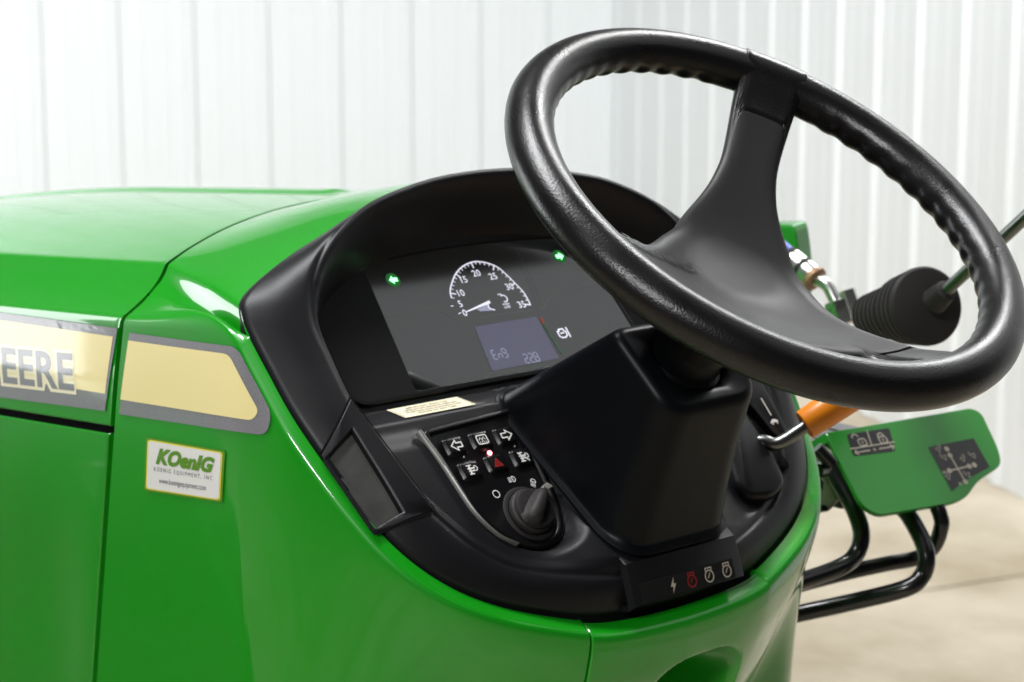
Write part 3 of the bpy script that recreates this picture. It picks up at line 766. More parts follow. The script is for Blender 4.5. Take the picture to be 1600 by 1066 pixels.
# knob
kc = PL(834, 796, .008); R_ = [(math.cos(a), math.sin(a)) for a in np.linspace(0, 2*PI, 48, endpoint=False)]
mb = MB(); prof = [(.0215, .0016), (.0215, .0022), (.0208, .0026), (.0180, .0026)]
mb.add([W(kc[0]+x*r_, kc[1]+y*r_, h_) for r_, h_ in prof for x, y in R_], gridf(4, 48, cv=True)); 
prof = [(.0176, .003), (.0176, .0058), (.0168, .0070), (.0160, .0076), (.0154, .0105), (.0147, .0118), (.0125, .0122)]
b0 = len(mb.v); mb.add([W(kc[0]+x*r_, kc[1]+y*r_, h_) for r_, h_ in prof for x, y in R_], gridf(len(prof), 48, cv=True)+[tuple((len(prof)-1)*48+i for i in range(48))])
knob = mb.build('light_knob', 'rubber', panel, angle=40)
kd = Lc(848, 764, .012)-kc; kd /= np.linalg.norm(kd); kn = np.array([-kd[1], kd[0]]); mb = MB(); rows = []
for u in np.linspace(-1, 1, 17):
    hw = .0058*(1-.25*u); L_ = .0168
    prof = [(-1.5, .0150), (-1.1, .0170), (-.85, .0215), (-.5, .0238), (0, .0244), (.5, .0238), (.85, .0215), (1.1, .0170), (1.5, .0150)]
    e = math.sqrt(max(0, 1-abs(u)**3.2))
    rows.append([W(*(kc+kd*u*L_+kn*a_*hw*(.35+.65*e)), .0110+(h_-.0150)*(.15+.85*e)*1.0 if abs(u) < 1 else .0105) for a_, h_ in prof])
G = np.array(rows); mb.add(G.reshape(-1, 3), gridf(*G.shape[:2])); mb.build('grip_bar', 'rubber', knob, angle=60)
tipc = kc+kd*.0158; ic = Print(); ic.poly(rpoly([(-.0026, -.0030), (.0026, -.0030), (.0024, .0020), (-.0024, .0020)], .0010, 3), 'print_white')
ic.build('pointer_mark', lambda x, y, h: W(*(tipc+kn*x+kd*y*.5), .0172-y*1.6+h), knob, ['print_white'], base=.0016)
ic = Print(); c = PL(775.5, 772, .002); ic.circ(c, .0028, .0007, 'print_white')
def lampicon(c, rot, full=True):
    ca, sa = math.cos(rot), math.sin(rot); q = lambda x, y: (c[0]+x*ca-y*sa, c[1]+x*sa+y*ca)
    ic.line([q(.0005+.0024*math.cos(a), .0022*math.sin(a)) for a in np.linspace(-PI/2, PI/2, 10)]+[q(.0005, -.0022)], .0006, 'print_white', True)
    for y in (-.0016, -.0005, .0006, .0017): ic.line([q(-.0036, y-.0003), q(-.0004, y)], .0005, 'print_white')
lampicon(PL(800, 749, .002), 0); lampicon(PL(833, 754, .002), 1.0); lampicon(PL(850, 764, .002), .1)
ic.build('knob_legend', lambda x, y, h: W(x, y, .0018+h), panel, ['print_white'])

# ---- steering column cover
def ring_q(rear, front, rr, rf, n_=7):
    (sr, tr_), (sf, tf) = rear, front
    return rpoly([(-sr, tr_), (sr, tr_), (sf, tf), (-sf, tf)], [rr, rr, rf, rf], n_)
def col_ring(u):
    rear = (.0555+(.0455-.0555)*u, .0255+(.083-.0255)*u); front = (.0665+(.0570-.0665)*u, .182+(.156-.182)*u)
    return ring_q(rear, front, .027-.005*u, .021-.006*u, 10)
def hcol(p, u):
    t = p[1]; hb = np.interp(t, [.02, .06, .11, .18], [.034, .020, .004, -.001])
    ht = np.interp(t, [.083, .156], [.1265, .1255]); return hb+(ht-hb)*u
mb = MB(); V_ = []; nr = 0
for u, ex, dh in [(0, .004, -.002), (0, .0038, .0), (.0, .0022, .0012), (.0, .0008, .0016), (.012, 0, .002)]+[(q, 0, 0) for q in np.linspace(.04, .95, 22)]+[(.965, -.0003, .0), (.98, -.0012, .0), (.992, -.0028, .0002), (1, -.0050, .0002)]:
    R_ = col_ring(u); R2 = inset(R_, -ex)
    for p, p0 in zip(R2, R_): V_.append(W(*p, hcol(p0, u)+dh+.0025*math.sin(PI*u)*0))
    nr += 1
Rt = col_ring(1.0); nN = len(Rt); wc = np.array([0, .122])
for q, dh in ((.04, .0002), (.12, .0), (.24, -.0005), (.38, -.0014), (.50, -.003), (.58, -.006), (.62, -.012), (.62, -.05)):
    for p in inset(Rt, .0050):
        d = wc-p; tgt = wc-d/np.linalg.norm(d)*.027; pp = p+(tgt-p)*min(1, q/.62); V_.append(W(*pp, hcol(p, 1)+dh))
    nr += 1
mb.add(V_, gridf(nr, nN, cv=True)); colc = mb.build('steering_column_cover', 'satin_plastic', T, angle=45)
# shaft
WT = math.radians(34); WA = np.array([math.cos(WT), 0, -math.sin(WT)]); WB = np.array([0, 1., 0]); WN = np.array([math.sin(WT), 0, math.cos(WT)]); WO = np.array([0, 0, 1.405])
def wp(a, b_, h=0): return WO+WA*a+WB*b_+WN*h
mb = MB(); tube(mb, [wp(0, 0, -.19), wp(0, 0, -.140), wp(0, 0, -.138), wp(0, 0, -.122), wp(0, 0, -.120), wp(0, 0, -.100), wp(0, 0, -.085), wp(0, 0, -.06)], [.030, .029, .0265, .0265, .030, .033, .042, .048], 40); mb.build('column_shaft', 'satin_plastic', colc, angle=30)

# ---- steering wheel
wheel = bpy.data.objects.new('steering_wheel', None); COL.objects.link(wheel); wheel.parent = T
SPK = [math.radians(a) for a in (2, 138, -86)]
RW, RT = .1738, .0166
NU, NVv = 540, 40; V_ = []
for i in range(NU):
    a = 2*PI*i/NU; e = np.array([math.cos(a), math.sin(a)]); off = min(abs((a-s+PI) % (2*PI)-PI) for s in SPK)
    grip = float(sm(.20, .30, off))
    for j in range(NVv):
        q = 2*PI*j/NVv; inn = max(0, math.cos(q-math.radians(222)))**2.2     # inner and lower side
        rr = RT*(1-.055*abs(math.sin(q)))+grip*inn*(.00075*(math.cos(a*54)))-grip*inn*.0004
        r_ = RW+rr*math.cos(q); V_.append(wp(r_*e[0], r_*e[1], rr*math.sin(q)))
obj('rim', V_, gridf(NU, NVv, True, True), 'wheel_rim', wheel, angle=None)
# hub and spokes as one moulding
def halfw(r):
    return .0186+.050*math.exp(-((max(r, .03)-.03)/.030)**1.25)+.028*math.exp(-(.171-min(r,.171))/.0135)
def rout(phi):
    r = .03
    while r < .1885:
        if r*math.sin(phi) > halfw(r): break
        r += .0006
    return r
angs = []
for a0, lo_, hi_ in zip(SPK, (-44, -68, -68), (68, 68, 44)):
    for k in np.concatenate([np.linspace(lo_, -24, 24, endpoint=False), np.linspace(-24, 24, 76, endpoint=False), np.linspace(24, hi_, 24, endpoint=False)]): angs.append((a0+math.radians(k), abs(math.radians(k))))
angs.sort(key=lambda q: q[0] % (2*PI))
RO = [max(rout(p), .132) if -PI*86.5/180 < ((a+PI) % (2*PI)-PI) < PI*2.5/180 else rout(p) for a, p in angs]
bd = np.array([(r_*math.cos(a), r_*math.sin(a)) for r_, (a, p) in zip(RO, angs)])
# smooth the outline a little
for _ in range(7): bd = (np.roll(bd, 1, 0)+2*bd+np.roll(bd, -1, 0))/4
rh = np.concatenate([np.linspace(.02, .695, 26), np.linspace(.705, .745, 17), np.linspace(.76, .91, 12), [.93, .955, .975, .99, 1.0]])
top = np.array([b_*q for b_ in bd for q in rh]); dd, _ = pdist(top, bd)
rad = np.hypot(*top.T)
_v = np.clip((rad-.028)/.137, 0, 1); _v = np.sqrt(_v*_v+.03)-.173; zc = -.060+.070*_v
th_ = .0140*np.sqrt(np.clip(1-(1-np.clip(dd/.013, 0, 1))**2, 0, 1))
end = sm(.166, .172, rad); th_ = np.where(rad > .162, np.maximum(th_, .006*end), th_)
groove = .0030*np.exp(-((rad-.136)/.0009)**2)
ztop = zc+.55*th_-groove+.0062*sm(.135, .168, rad)
tz = np.sqrt(np.clip(RT**2-(rad-RW)**2, 0, 1)); _w = sm(.158, .170, rad); _s1 = np.abs((np.arctan2(top[:, 1], top[:, 0])-SPK[1]+PI) % (2*PI)-PI) < .6
ztop = ztop*(1-_w)+(tz+np.where(_s1, .0002, -.0014))*_w
zbot = np.where(rad > .160, np.minimum(zc-.9*th_, .0)+.004, zc-.9*th_)
nv = len(rh); nu = len(bd); Vt = [wp(top[k][0], top[k][1], ztop[k]) for k in range(len(top))]; Vb = [wp(top[k][0], top[k][1], zbot[k]-.0) for k in range(len(top))]
mb = MB(); mb.add(Vt, gridf(nu, nv, cu=True)+[tuple(i*nv for i in range(nu))]); mb.add(Vb, gridf(nu, nv, cu=True)+[tuple(i*nv for i in range(nu))])
bm_o = mb.build('hub', ['wheel_hub', 'wheel_rim'], wheel, recalc=False)
bm = bmesh.new(); bm.from_mesh(bm_o.data); bmesh.ops.remove_doubles(bm, verts=bm.verts, dist=.0002); bmesh.ops.recalc_face_normals(bm, faces=bm.faces); bm.to_mesh(bm_o.data); bm.free()
bm_o.data.polygons.foreach_set('use_smooth', [True]*len(bm_o.data.polygons)); bm_o.data.set_sharp_from_angle(angle=math.radians(60))
bvw = bvh_of(bm_o)
for p_ in bm_o.data.polygons:
    q_ = np.array(p_.center)-WO; p_.material_index = int(math.hypot(q_@WA, q_@WB) > .1364)
em = Print(); em.text('JOHN DEERE', 0, -.004, .0135, 'emboss', bold=.02, width=.094)
def emf(x, y, h):
    c = np.array([.000, -.086]); d = np.array([.03, -1.0]); d /= np.linalg.norm(d); u_ = np.array([-d[1], d[0]])
    p = c+d*x+u_*y; o = Vector(wp(p[0], p[1], .1)); hit, *_ = bvw.ray_cast(o, Vector(-WN))
    return np.array(hit)+WN*h if hit else wp(p[0], p[1], -.04)
em.build('embossed_name', emf, wheel, ['emboss'], base=.0016, maxlen=.004)

# ---- indicator strip at the foot of the dash
def stripf(s, a, h): # profile coordinates a along the face
    return None
PA = atY(986, 890, -.0550); PB = atY(991, 952, -.0550); la = loc(PA); lb = loc(PB)
prof = [(.034, .0245), (.022, .0270), (la[1]+.005, la[2]-.0015), (la[1]-.0005, la[2]-.004), (lb[1]+.0004, lb[2]+.0025), (lb[1]+.0015, lb[2]), (.004, -.002)]
mb = MB(); V_ = []
for s, k in ((-.0560, 1), (-.0552, 0), (-.0540, 0), (.0560, 0), (.0572, 0), (.0580, 1)):
    sh = {-.056: -.007, .058: -.007, -.0552: -.0008, .0572: -.0008}.get(s, 0)
    V_ += [W(s, t_, h_+sh) for t_, h_ in prof]
mb.add(V_, gridf(6, len(prof))); strip = mb.build('indicator_strip', 'black_plastic', T, angle=45)
fa_, fb_ = np.array(prof[3]), np.array(prof[4]); fd = (fa_-fb_); fl = np.linalg.norm(fd); fd /= fl; fnn = np.array([-fd[1], fd[0]]); fnn = fnn if fnn[1] > 0 or fnn[0] < 0 else -fnn
fnn = np.array([-abs(fd[1]), abs(fd[0])]) if fd[0]*fd[1] > 0 else np.array([-abs(fd[1]), -abs(fd[0])])
ip = Print(); LW, LH = .0480, fl*.28
ip.poly(rpoly([(-LW, -LH), (LW, -LH), (LW, LH), (-LW, LH)], .0006, 2), 'label_black')
ip.line([(-LW, -LH), (-LW, LH), (LW, LH)], .0003, 'print_dim')
z0 = -.0155
ip.poly([(z0+.0015, .0055), (z0-.0030, -.0008), (z0-.0004, -.0008), (z0-.0018, -.0058), (z0+.0030, .0010), (z0+.0004, .0010)], 'label_cream')
for x, m_ in ((.0035, 'print_red'), (.0215, 'label_cream'), (.0400, 'label_cream')):
    ip.circ((x, -.0008), .0042, .0010, m_); ip.line([(x-.003, .0030), (x-.003, .0052), (x+.003, .0052), (x+.003, .0030)], .0009, m_); ip.line([(x-.0015, -.002), (x+.001, .0015)], .0008, m_)
ip.build('strip_label', lambda x, y, h: W(x, fb_[0]+fd[0]*(fl*.31+y)+fnn[0]*h, fb_[1]+fd[1]*(fl*.31+y)+fnn[1]*h), strip, ['label_black', 'print_dim', 'print_red', 'label_cream'], step=.0001, base=.0003)

# ---- throttle: pod, slot, lever, legend
podc = [(.125, .035), (.150, .038), (.160, .060), (.160, .085), (.150, .155), (.110, .160), (.108, .060)]
podc = [Lc(1160, 792, .004)+(0, 0), Lc(1199, 791, .004), Lc(1220, 765, .006), Lc(1218, 735, .012), Lc(1180, 660, .016), Lc(1150, 600, .02), Lc(1120, 640, .02), Lc(1140, 770, .006)]
mb = MB(); pd = rpoly(podc, .012, 6); solid(mb, pd, fnW(0), [(-.002, -.001), (0, .004), (.0016, .0125), (.003, .0155), (.006, .0168)]); mb.build('lever_pod', 'black_plastic', T, angle=50)
rp = rpoly([(.170, .090), (.186, .092), (.188, .15), (.178, .17), (.146, .178), (.146, .135), (.160, .128)], .008, 5)
mb = MB(); solid(mb, rp, fnW(0), [(0, -.002), (0.0, .0100), (.001, .0125), (.003, .0130)]); ramp = mb.build('throttle_panel', 'pad_plastic', T, angle=50)
tl = Print(); tl.line([Lc(1189, 622, .0132), Lc(1205, 649, .0132)], .0011, 'print_white')
c = Lc(1211, 660, .0132); tl.poly([(c[0]+.0042*math.cos(a), c[1]+.0030*math.sin(a)) for a in np.linspace(0, PI, 10)], 'print_white')
tl.poly([(c[0]+x, c[1]+y) for x, y in ((-.0055, .0002), (-.0035, .0015), (-.0035, -.0004))], 'print_white')
for x in (-.0028, .0022): tl.line([(c[0]+x, c[1]), (c[0]+x, c[1]-.0018)], .0010, 'print_white')
tl.build('throttle_legend', lambda x, y, h: W(x, y, .0130+h), ramp, ['print_white'])
sl = Print(); sl.poly(rpoly([Lc(1186, 664, .010), Lc(1224, 736, .010), Lc(1233, 732, .010), Lc(1197, 664, .010)], .003, 4), 'gap_shade')
sl.build('slot_shade', lambda x, y, h: on_dash(x, y, h), T, ['gap_shade'], base=.0006, maxlen=.004)  # flat patch whose dark colour stands for shade inside the slot
lv = bpy.data.objects.new('throttle_lever', None); COL.objects.link(lv); lv.parent = T
p0 = W(.1725, .094, -.02); q0 = atY(1193, 690, .150); q1 = atY(1216, 693, .157); q2 = atY(1262, 664, .178); q3 = atY(1345, 610, .215)
mb = MB(); tube(mb, cr([atY(1168, 692, .142), q0, q1, q2, atY(1290, 648, .190)], 8), .0052, 20); mb.build('lever_rod', 'rod_steel', lv, angle=60)
mb = MB(); ax = (q3-q2)/np.linalg.norm(q3-q2); g0 = atY(1256, 665, .1765)
tube(mb, [g0, g0+ax*.0005, g0+ax*.002, g0+ax*.02, g0+ax*.05, g0+ax*.075, g0+ax*.079, g0+ax*.080], [.007, .0112, .0120, .0128, .0132, .0124, .010, .003], 32); mb.build('lever_grip', 'orange_grip', lv, angle=40)

# ---- decals and stickers on the left side
bvL = bvh_of(hood, cowlL)
def onside(px, py, yy=-.262):
    P = atY(px, py, yy); return P[0], P[2]
def drape(x, z, h):
    hit, nn, _, _ = bvL.ray_cast(Vector((x, -.40, z)), Vector((0, 1, 0)))
    y = hit.y if hit and hit.y < -.2 else -.262
    return (x, y-.0008-h, z)
def sd(*q): return [onside(*k) for k in q]
dc = Print()
a_, b_, c_, d_ = onside(176, 514), onside(160, 643), onside(0, 622), onside(0, 490)
def ext(p, q, x):  # extend line p->q to X=x
    return (x, p[1]+(q[1]-p[1])*(x-p[0])/(q[0]-p[0]))
XF = -1.1
dc.poly([a_, b_, ext(b_, c_, XF), ext(a_, d_, XF)], 'decal_grey')
ya, yb = onside(170, 527), onside(160, 616); yc, ydd = onside(0, 590), onside(0, 502)
dc.poly([ya, yb, ext(yb, yc, XF), ext(ya, ydd, XF)], 'decal_yellow')
# name, outlined letters, running forward
pE = onside(113, 610); pS = onside(0, 597); dirv = np.array(pS)-np.array(pE); dirv /= np.linalg.norm(dirv); ux = -dirv; uy = np.array([-ux[1], ux[0]])
uy = uy if uy[1] > 0 else -uy
capH = abs(onside(60, 548)[1]-onside(60, 602)[1]); size = capH/.70
v, f = text2d('JOHN DEERE', .022, 1.02); hi = v[:, 0].max(); W_T = .62*0+ (hi*size*1.02)
def put(v, f, m, dz=0, grow=0):
    P = np.array([np.array(pE)+ux*((x-hi)*size*1.33)+uy*((y)*size+dz) for x, y in v]); dc.tri(P, f, m)
vo, fo = text2d('JOHN DEERE', .085, 1.02); put(vo-np.array([vo[:, 0].max()-hi-.045, 0]), fo, 'decal_cream', -.0002)
put(v, f, 'decal_grey2')
M['decal_grey2'] = M['decal_grey']
hd = dc.build('hood_decal', drape, hood, ['decal_grey', 'decal_yellow', 'decal_cream', 'decal_grey2'], maxlen=.012)
dc = Print()
o_ = rpoly(sd((195, 521), (352, 545), (403, 652), (397, 684), (182, 648)), [.0002, .008, .012, .014, .0002], 6)
i_ = rpoly(sd((194, 533), (342, 556), (386, 646), (378, 660), (184, 625)), [.0002, .006, .006, .006, .0002], 5)
dc.poly(o_, 'decal_grey'); dc.poly(i_, 'decal_yellow')
dc.build('cowl_decal', drape, cowlL, ['decal_grey', 'decal_yellow'], maxlen=.004, step=.0003)
dl = Print(); A4 = sd((222, 684), (340, 707), (336, 788), (219, 768))
A0 = np.array(A4[3]); AX = np.array(A4[2])-A0; AY = np.array(A4[0])-A0
def bil(u, v): 
    a, b_, c_, d_ = [np.array(k) for k in (A4[3], A4[2], A4[1], A4[0])]
    return (1-u)*(1-v)*a+u*(1-v)*b_+u*v*c_+(1-u)*v*d_
def rect(i): return rpoly([(i, i*1.4), (1-i, i*1.4), (1-i, 1-i*1.4), (i, 1-i*1.4)], .05, 4)
dl.poly(rect(0), 'sticker_green'); dl.poly(rect(.025), 'sticker_yellow'); dl.poly(rect(.042), 'sticker_white')
dl.text('KOenIG', .52, .56, .38, 'sticker_green2', bold=.055, shear=.30, width=.74); dl.text('KOENIG EQUIPMENT, INC', .5, .405, .11, 'sticker_ink', width=.74, spacing=1.5)
dl.text('www.koenigequipment.com', .5, .19, .15, 'sticker_ink', width=.60)
M['sticker_green2'] = M['sticker_green']
dl.build('dealer_sticker', lambda u, v, h: drape(*bil(u, v), h), cowlL, ['sticker_green', 'sticker_yellow', 'sticker_white', 'sticker_ink', 'sticker_green2'], maxlen=.12)

# ---- loader control on the right side
lc = bpy.data.objects.new('loader_control', None); COL.objects.link(lc); lc.parent = T
g0_ = atY(1292, 674, .33); pa = math.radians(46); e2p = np.array([-math.cos(pa), 0, math.sin(pa)]); np_ = np.array([math.sin(pa), -.10, math.cos(pa)]); np_ /= np.linalg.norm(np_)
ex = np.array([.02, 1, .0]); ex -= np_*(ex@np_); ex /= np.linalg.norm(ex); ey = np.cross(np_, ex)
def PP(x, y, h=0):
    P = onplane(x, y, np_, np_@g0_+h)-g0_; return np.array([P@ex, P@ey])
def pf(x, y, h): return g0_+ex*x+ey*y+np_*h
outl = [PP(1290, 676), PP(1346, 790), PP(1372, 806), PP(1490, 786), PP(1512, 776), PP(1527, 752), PP(1566, 726), PP(1560, 700), PP(1534, 645), PP(1518, 637)]
plate = rpoly(outl[::1], [.004, .008, .008, .006, .010, .012, .010, .010, .010, .006], 5); mb = MB()
solid(mb, plate, pf, [(.0, -.004), (0, -.0006), (.0007, 0)], base=True)
# turned-down left flange
e0, e1 = PP(1290, 676), PP(1346, 790); em_ = e0+(e1-e0)*.12; mb.add([pf(*e0, -.0008), pf(*em_, -.0008), pf(*(em_+(-.012, .0)), -.016), pf(*(e0+(-.016, .0)), -.020)], [(0, 1, 2, 3)])
pl = mb.build('control_plate', 'green_plate', lc, angle=40)
ip = Print(); ip.poly(rpoly([PP(1322, 679), PP(1389, 669), PP(1399, 705), PP(1333, 713)], .003, 4), 'label_black')
ip.line([PP(1328, 702), PP(1397, 691)], .0010, 'label_cream'); ip.line([PP(1354, 673), PP(1362, 697)], .0010, 'label_cream')
for c, op in ((PP(1345, 688), 1), (PP(1377, 684), 0)):
    ip.line(rpoly([c+(-.0042, -.0058), c+(.0042, -.0058), c+(.0042, .0010), c+(-.0042, .0010)], .0025, 3), .0010, 'label_cream', True)
    cc = c+((-.0045, .0035) if op else (0, .0010)); ip.circ(cc, .0034, .0010, 'label_cream', 0, 180, 12); ip.line([c+(0, -.001), c+(0, -.004)], .001, 'label_cream')
a_, b_ = PP(1336, 708), PP(1396, 698)
ip.line([a_, a_+(b_-a_)*.38], .0010, 'label_cream'); ip.line([a_+(b_-a_)*.62, b_], .0010, 'label_cream'); ip.circ((a_+b_)/2, .0010, .0005, 'label_cream', n=10)
for q, sg in ((a_, 1), (b_, -1)): ip.line([q+(sg*.003, .0026), q, q+(sg*.003, -.0026)], .0010, 'label_cream')
ip.poly(rpoly([PP(1450, 699), PP(1521, 685), PP(1546, 730), PP(1514, 747), PP(1487, 768)], .0012, 3), 'label_black')
q0_, q1_, q2_, q3_ = PP(1484, 712), PP(1508, 753), PP(1483, 736), PP(1514, 729)
ip.line([q0_, q1_], .0016, 'label_cream'); ip.line([q2_, q3_], .0016, 'label_cream')
for q in (q0_, PP(1479, 702), q1_, q2_, q3_, PP(1522, 727)): ip.circ(q, .0026, 0, 'label_cream', n=14)
for px, r_ in (((1467, 703), 0), ((1475, 716), 1), ((1505, 718), 0), ((1520, 713), 1), ((1482, 746), 0), ((1512, 743), 1)):
    c = PP(*px); s_ = 1 if r_ else -1; ip.line([c+(-.003*s_, .002), c+(.003*s_, .002), c+(.001*s_, -.0025)], .0006, 'label_cream', True); ip.line([c+(-.004*s_, .0035), c+(-.001*s_, .0045)], .0006, 'label_cream')
for t_, px in (('XII', (1475, 739)), ('XI', (1500, 757))): c = PP(*px); ip.text(t_, c[0], c[1]-.001, .0038, 'label_cream', bold=.03)
ip.build('plate_label', pf, pl, ['label_black', 'label_cream'], step=.00015, base=.0003)
# joystick boot
pc = atY(1447, 500, .40); axd = atY(1580, 352, .455)-atY(1470, 462, .40); fr = atY(1480, 455, .395)
ad = np.array([.42, .12, .32]); 
j0 = atY(1447, 482, .40); j1 = atY(1352, 532, .44); ax = (j0-j1); 
axn = np.array([.903, -.369, .258]); axn /= np.linalg.norm(axn)
cface = atY(1449, 478, .40); mb = MB()
pts = []; rad_ = []
def bt(d, r_): pts.append(cface-axn*d); rad_.append(r_)
bt(-.0040, .004); bt(-.0035, .012); bt(-.0015, .028); bt(.0, .0325)
bt(.002, .0342); d_ = .005
for k in range(4): bt(d_, .0342-.0012*k); bt(d_+.0014, .0285-.0012*k); bt(d_+.0050, .0285-.0014*k); bt(d_+.0064, .0334-.0014*k); d_ += .0100
for k in range(6): bt(d_, .026-.001*k); bt(d_+.0014, .0205-.001*k); bt(d_+.0046, .0205-.001*k); bt(d_+.006, .0255-.001*k); d_ += .0095
tube(mb, pts, np.array(rad_), 56); boot = mb.build('joystick_boot', 'rubber', lc, angle=28)
r0 = cface+axn*.001+(atY(1472, 462, .395)-atY(1449, 478, .395)); r1 = atY(1472, 460, .392); rd = atY(1625, 318, .372)
mb = MB(); tube(mb, [r1-(rd-r1)*.12, r1, r1+(rd-r1)*.5, rd, rd+(rd-r1)*1.2], .0055, 24); mb.build('joystick_rod', 'rod_steel', lc, angle=60)
mb = MB(); dr = (rd-r1)/np.linalg.norm(rd-r1); tube(mb, [r1-dr*.012, r1-dr*.004, r1+dr*.001, r1+dr*.006, r1+dr*.0075], [.0115, .0108, .0100, .0095, .006], 24); mb.build('boot_collar', 'rubber', lc, angle=40)
# guard tubes
def gt(pxs, ys, r_):
    yy = np.interp(np.linspace(0, 1, len(pxs)), np.linspace(0, 1, len(ys)), ys); P = [atY(x, y, k) for (x, y), k in zip(pxs, yy)]
    mb = MB(); tube(mb, cr(P, 8), r_, 22); mb.build('guard_tube', 'tube_black', lc, angle=60)
gt([(1292, 720), (1316, 763), (1336, 799), (1346, 836), (1336, 868), (1309, 888), (1245, 911), (1170, 935)], [.352, .35, .345, .34, .32, .27, .2], .0076)
gt([(1464, 792), (1469, 805), (1471, 822), (1459, 854), (1432, 872), (1386, 881), (1322, 895), (1245, 915), (1170, 935)], [.40, .40, .40, .40, .37, .33, .27], .0068)
gt([(1404, 790), (1420, 806), (1441, 845), (1448, 872), (1441, 899), (1414, 920), (1322, 943), (1231, 963), (1150, 985)], [.385, .38, .375, .37, .35, .31, .25], .0076)
# dark valve block under the plate
mb = MB()
def bb(cx, cy, yy, sx, sy, sz, m=0): box(mb, atY(cx, cy, yy), (sx, 0, 0), (0, sy, 0), (0, 0, sz), m)
bb(1300, 722, .375, .016, .014, .022); bb(1288, 700, .385, .016, .014, .014); bb(1312, 752, .362, .009, .009, .010); bb(1268, 706, .38, .014, .012, .018); bb(1287, 722, .41, .034, .014, .036)
o = mb.build('valve_block', 'tube_black', lc, smooth=False); bevel(o, .003, 2)
mb = MB(); tube(mb, [atY(1275, 736, .31), atY(1288, 732, .325)], .007, 16); tube(mb, [atY(1262, 760, .31), atY(1275, 757, .325)], .008, 6); tube(mb, [atY(1276, 700, .31), atY(1300, 726, .32)], .006, 12); mb.build('hydraulic_fitting', 'tube_black', lc, angle=40)
mb = MB(); bp = [(1225, 650), (1268, 688), (1345, 742), (1322, 768), (1290, 800), (1255, 805), (1215, 790)]
A_ = [atY(*q, .352) for q in bp]; mb.add(A_+[p+np.array([0, .006, 0]) for p in A_], gridf(2, len(A_), cv=True)+[tuple(range(len(A_))), tuple(range(len(A_), 2*len(A_)))])
o = mb.build('mounting_bracket', 'bracket_grey', lc, smooth=False); bevel(o, .0015, 2)
mb = MB(); hc = atY(1288, 799-5, .351); mb.add([hc+np.array([.0045*math.cos(a), 0, .003*math.sin(a)]) for a in np.linspace(0, 2*PI, 16, endpoint=False)], [tuple(range(16))]); mb.build('hole_shade', 'gap_shade', o, smooth=False)  # flat disc; the hole's shade is put into its dark colour
# hydraulic line and coupler
hl = bpy.data.objects.new('hydraulic_coupler', None); COL.objects.link(hl); hl.parent = T
h_ = [atY(1225, 396, .47), atY(1270, 434, .47), atY(1292, 446, .47), atY(1305, 470, .47), atY(1311, 488, .47)]
dq = (h_[1]-h_[0])/np.linalg.norm(h_[1]-h_[0]); L_ = np.linalg.norm(h_[1]-h_[0])
mb = MB(); tube(mb, [h_[0]-dq*.04, h_[0]+dq*L_*.15], .0098, 28); mb.build('dust_cap', 'blue_plastic', hl)
mb = MB(); tube(mb, [h_[0]+dq*L_*.15, h_[0]+dq*L_*.28], .0112, 28); tube(mb, [h_[0]+dq*L_*.60, h_[0]+dq*L_*.74], .0118, 28); mb.build('seal_ring', 'rubber', hl)
mb = MB(); tube(mb, [h_[0]+dq*L_*.27, h_[0]+dq*L_*.29, h_[0]+dq*L_*.60], [.010, .0115, .0115], 28); tube(mb, [h_[0]+dq*L_*.74, h_[0]+dq*L_*.98, h_[0]+dq*L_*1.02], [.0122, .0122, .010], 28); mb.build('coupler_sleeve', 'steel_zinc', hl)
mb = MB(); tube(mb, [h_[0]+dq*L_*.98, h_[0]+dq*L_*1.0, h_[0]+dq*L_*1.10, h_[0]+dq*L_*1.14], [.0115, .0128, .0126, .008], 28); mb.build('collar', 'brass_rust', hl)
mb = MB(); tube(mb, cr([h_[1]+dq*.003, h_[2], h_[3], h_[4]], 8), .0062, 24); mb.build('steel_elbow', 'steel_zinc', hl, angle=60)
mb = MB(); dn = (h_[4]-h_[3])/np.linalg.norm(h_[4]-h_[3]); tube(mb, [h_[4]-dn*.011, h_[4]-dn*.010, h_[4]+dn*.012, h_[4]+dn*.013], [.009, .0115, .0115, .009], 6)
hh = atY(1328, 474, .49); tube(mb, [hh-dn*.012, hh+dn*.012], .0095, 6); o = mb.build('hex_nut', 'steel_zinc', hl, smooth=False)
mb = MB(); tube(mb, [atY(1305, 496, .47), atY(1318, 530, .47)], .007, 16); mb.build('adapter', 'brass_rust', hl)
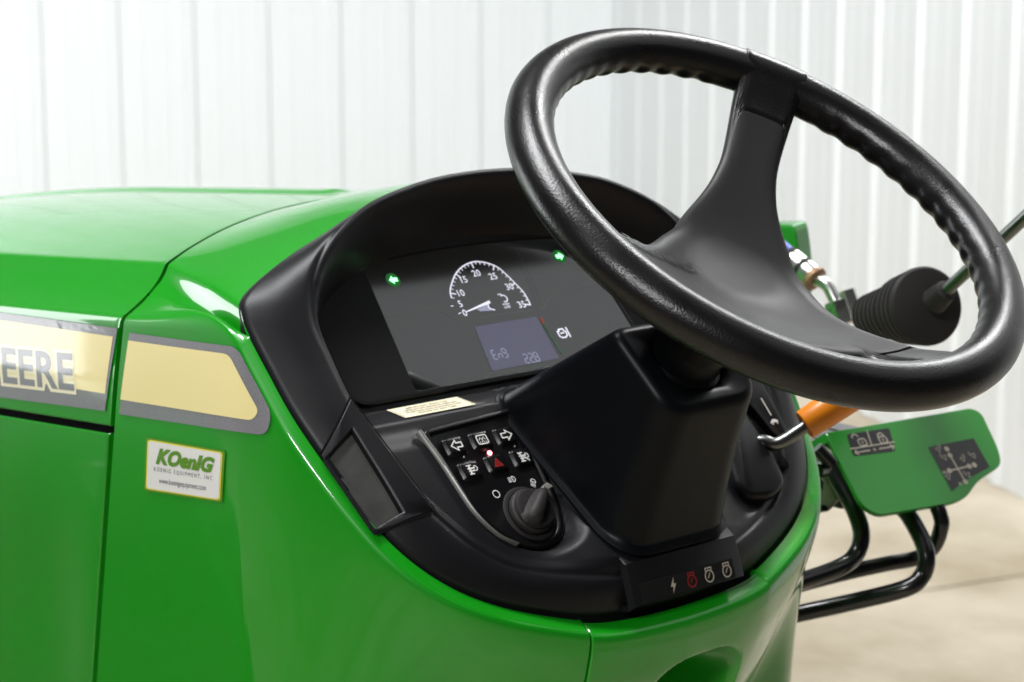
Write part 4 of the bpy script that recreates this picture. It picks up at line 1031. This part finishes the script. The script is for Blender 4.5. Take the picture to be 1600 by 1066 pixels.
# green housing on the far side with louvred top
gb = [(1150, 356), (1256, 346), (1262, 372), (1266, 440), (1150, 440)]
mb = MB(); A_ = [atY(*q, .56) for q in ((1000, 350), (1238, 352), (1242, 362), (1245, 382), (1248, 410), (1248, 470), (1000, 470))]
B_ = [p+np.array([-.006, .028, .0015]) for p in A_]
mb.add(A_+B_, gridf(2, len(A_), cv=True)+[tuple(range(len(A_))), tuple(range(len(A_), 2*len(A_)))]); o = mb.build('side_housing', 'green_plate', T, smooth=False); bevel(o, .003, 3)
for k in range(8):
    c = atY(1192+k*5, 351, .575)+np.array([0, .0, -.0005]); mb = MB(); box(mb, c, (.0010, 0, 0), (0, .012, 0), (0, 0, .0022)); mb.build('louvre', 'green_plate', o, smooth=False)

# ---- loader frame on the left side of the tractor, ahead of the photographer's left shoulder
ld = bpy.data.objects.new('loader_frame', None); COL.objects.link(ld); ld.parent = T
def slab(name, prof, y0, y1, m, par, bv=.006):
    mb = MB(); A_ = [np.array([x, y0, z]) for x, z in prof]; B_ = [np.array([x, y1, z]) for x, z in prof]
    mb.add(A_+B_, gridf(2, len(A_), cv=True)+[tuple(range(len(A_))), tuple(range(len(A_), 2*len(A_)))])
    o = mb.build(name, m, par, smooth=False); bevel(o, bv, 3); return o
slab('mast_plate', rpoly([(-.66, .34), (-.62, .80), (-.70, 1.10), (-1.02, 1.15), (-1.30, 1.13), (-1.42, .70), (-1.30, .30)], .05, 5), -.55, -.535, 'green_plate', ld)
slab('mast_plate', rpoly([(-.74, .40), (-.72, .78), (-.80, 1.02), (-1.10, 1.05), (-1.26, .98), (-1.30, .60), (-1.22, .36)], .05, 5), -.68, -.665, 'green_plate', ld)
slab('boom', rpoly([(-.78, 1.12), (-.80, .98), (-1.5, .93), (-2.35, .62), (-2.75, .28), (-2.88, .36), (-2.42, .80), (-1.55, 1.10)], .04, 5), -.655, -.56, 'green_plate', ld)
mb = MB(); tube(mb, [(-.95, -.61, .50), (-1.55, -.61, .72)], .032, 24); o = mb.build('lift_cylinder', 'tube_black', ld, angle=40)
mb = MB(); tube(mb, [(-1.55, -.61, .72), (-1.95, -.61, .865)], .017, 20); mb.build('cylinder_rod', 'rod_steel', ld, angle=40)
for x, z in ((-.95, .50), (-.88, 1.05), (-1.15, .45)):
    mb = MB(); tube(mb, [(x, -.70, z), (x, -.515, z)], .020, 20); mb.build('pivot_pin', 'steel_zinc', ld, angle=40)
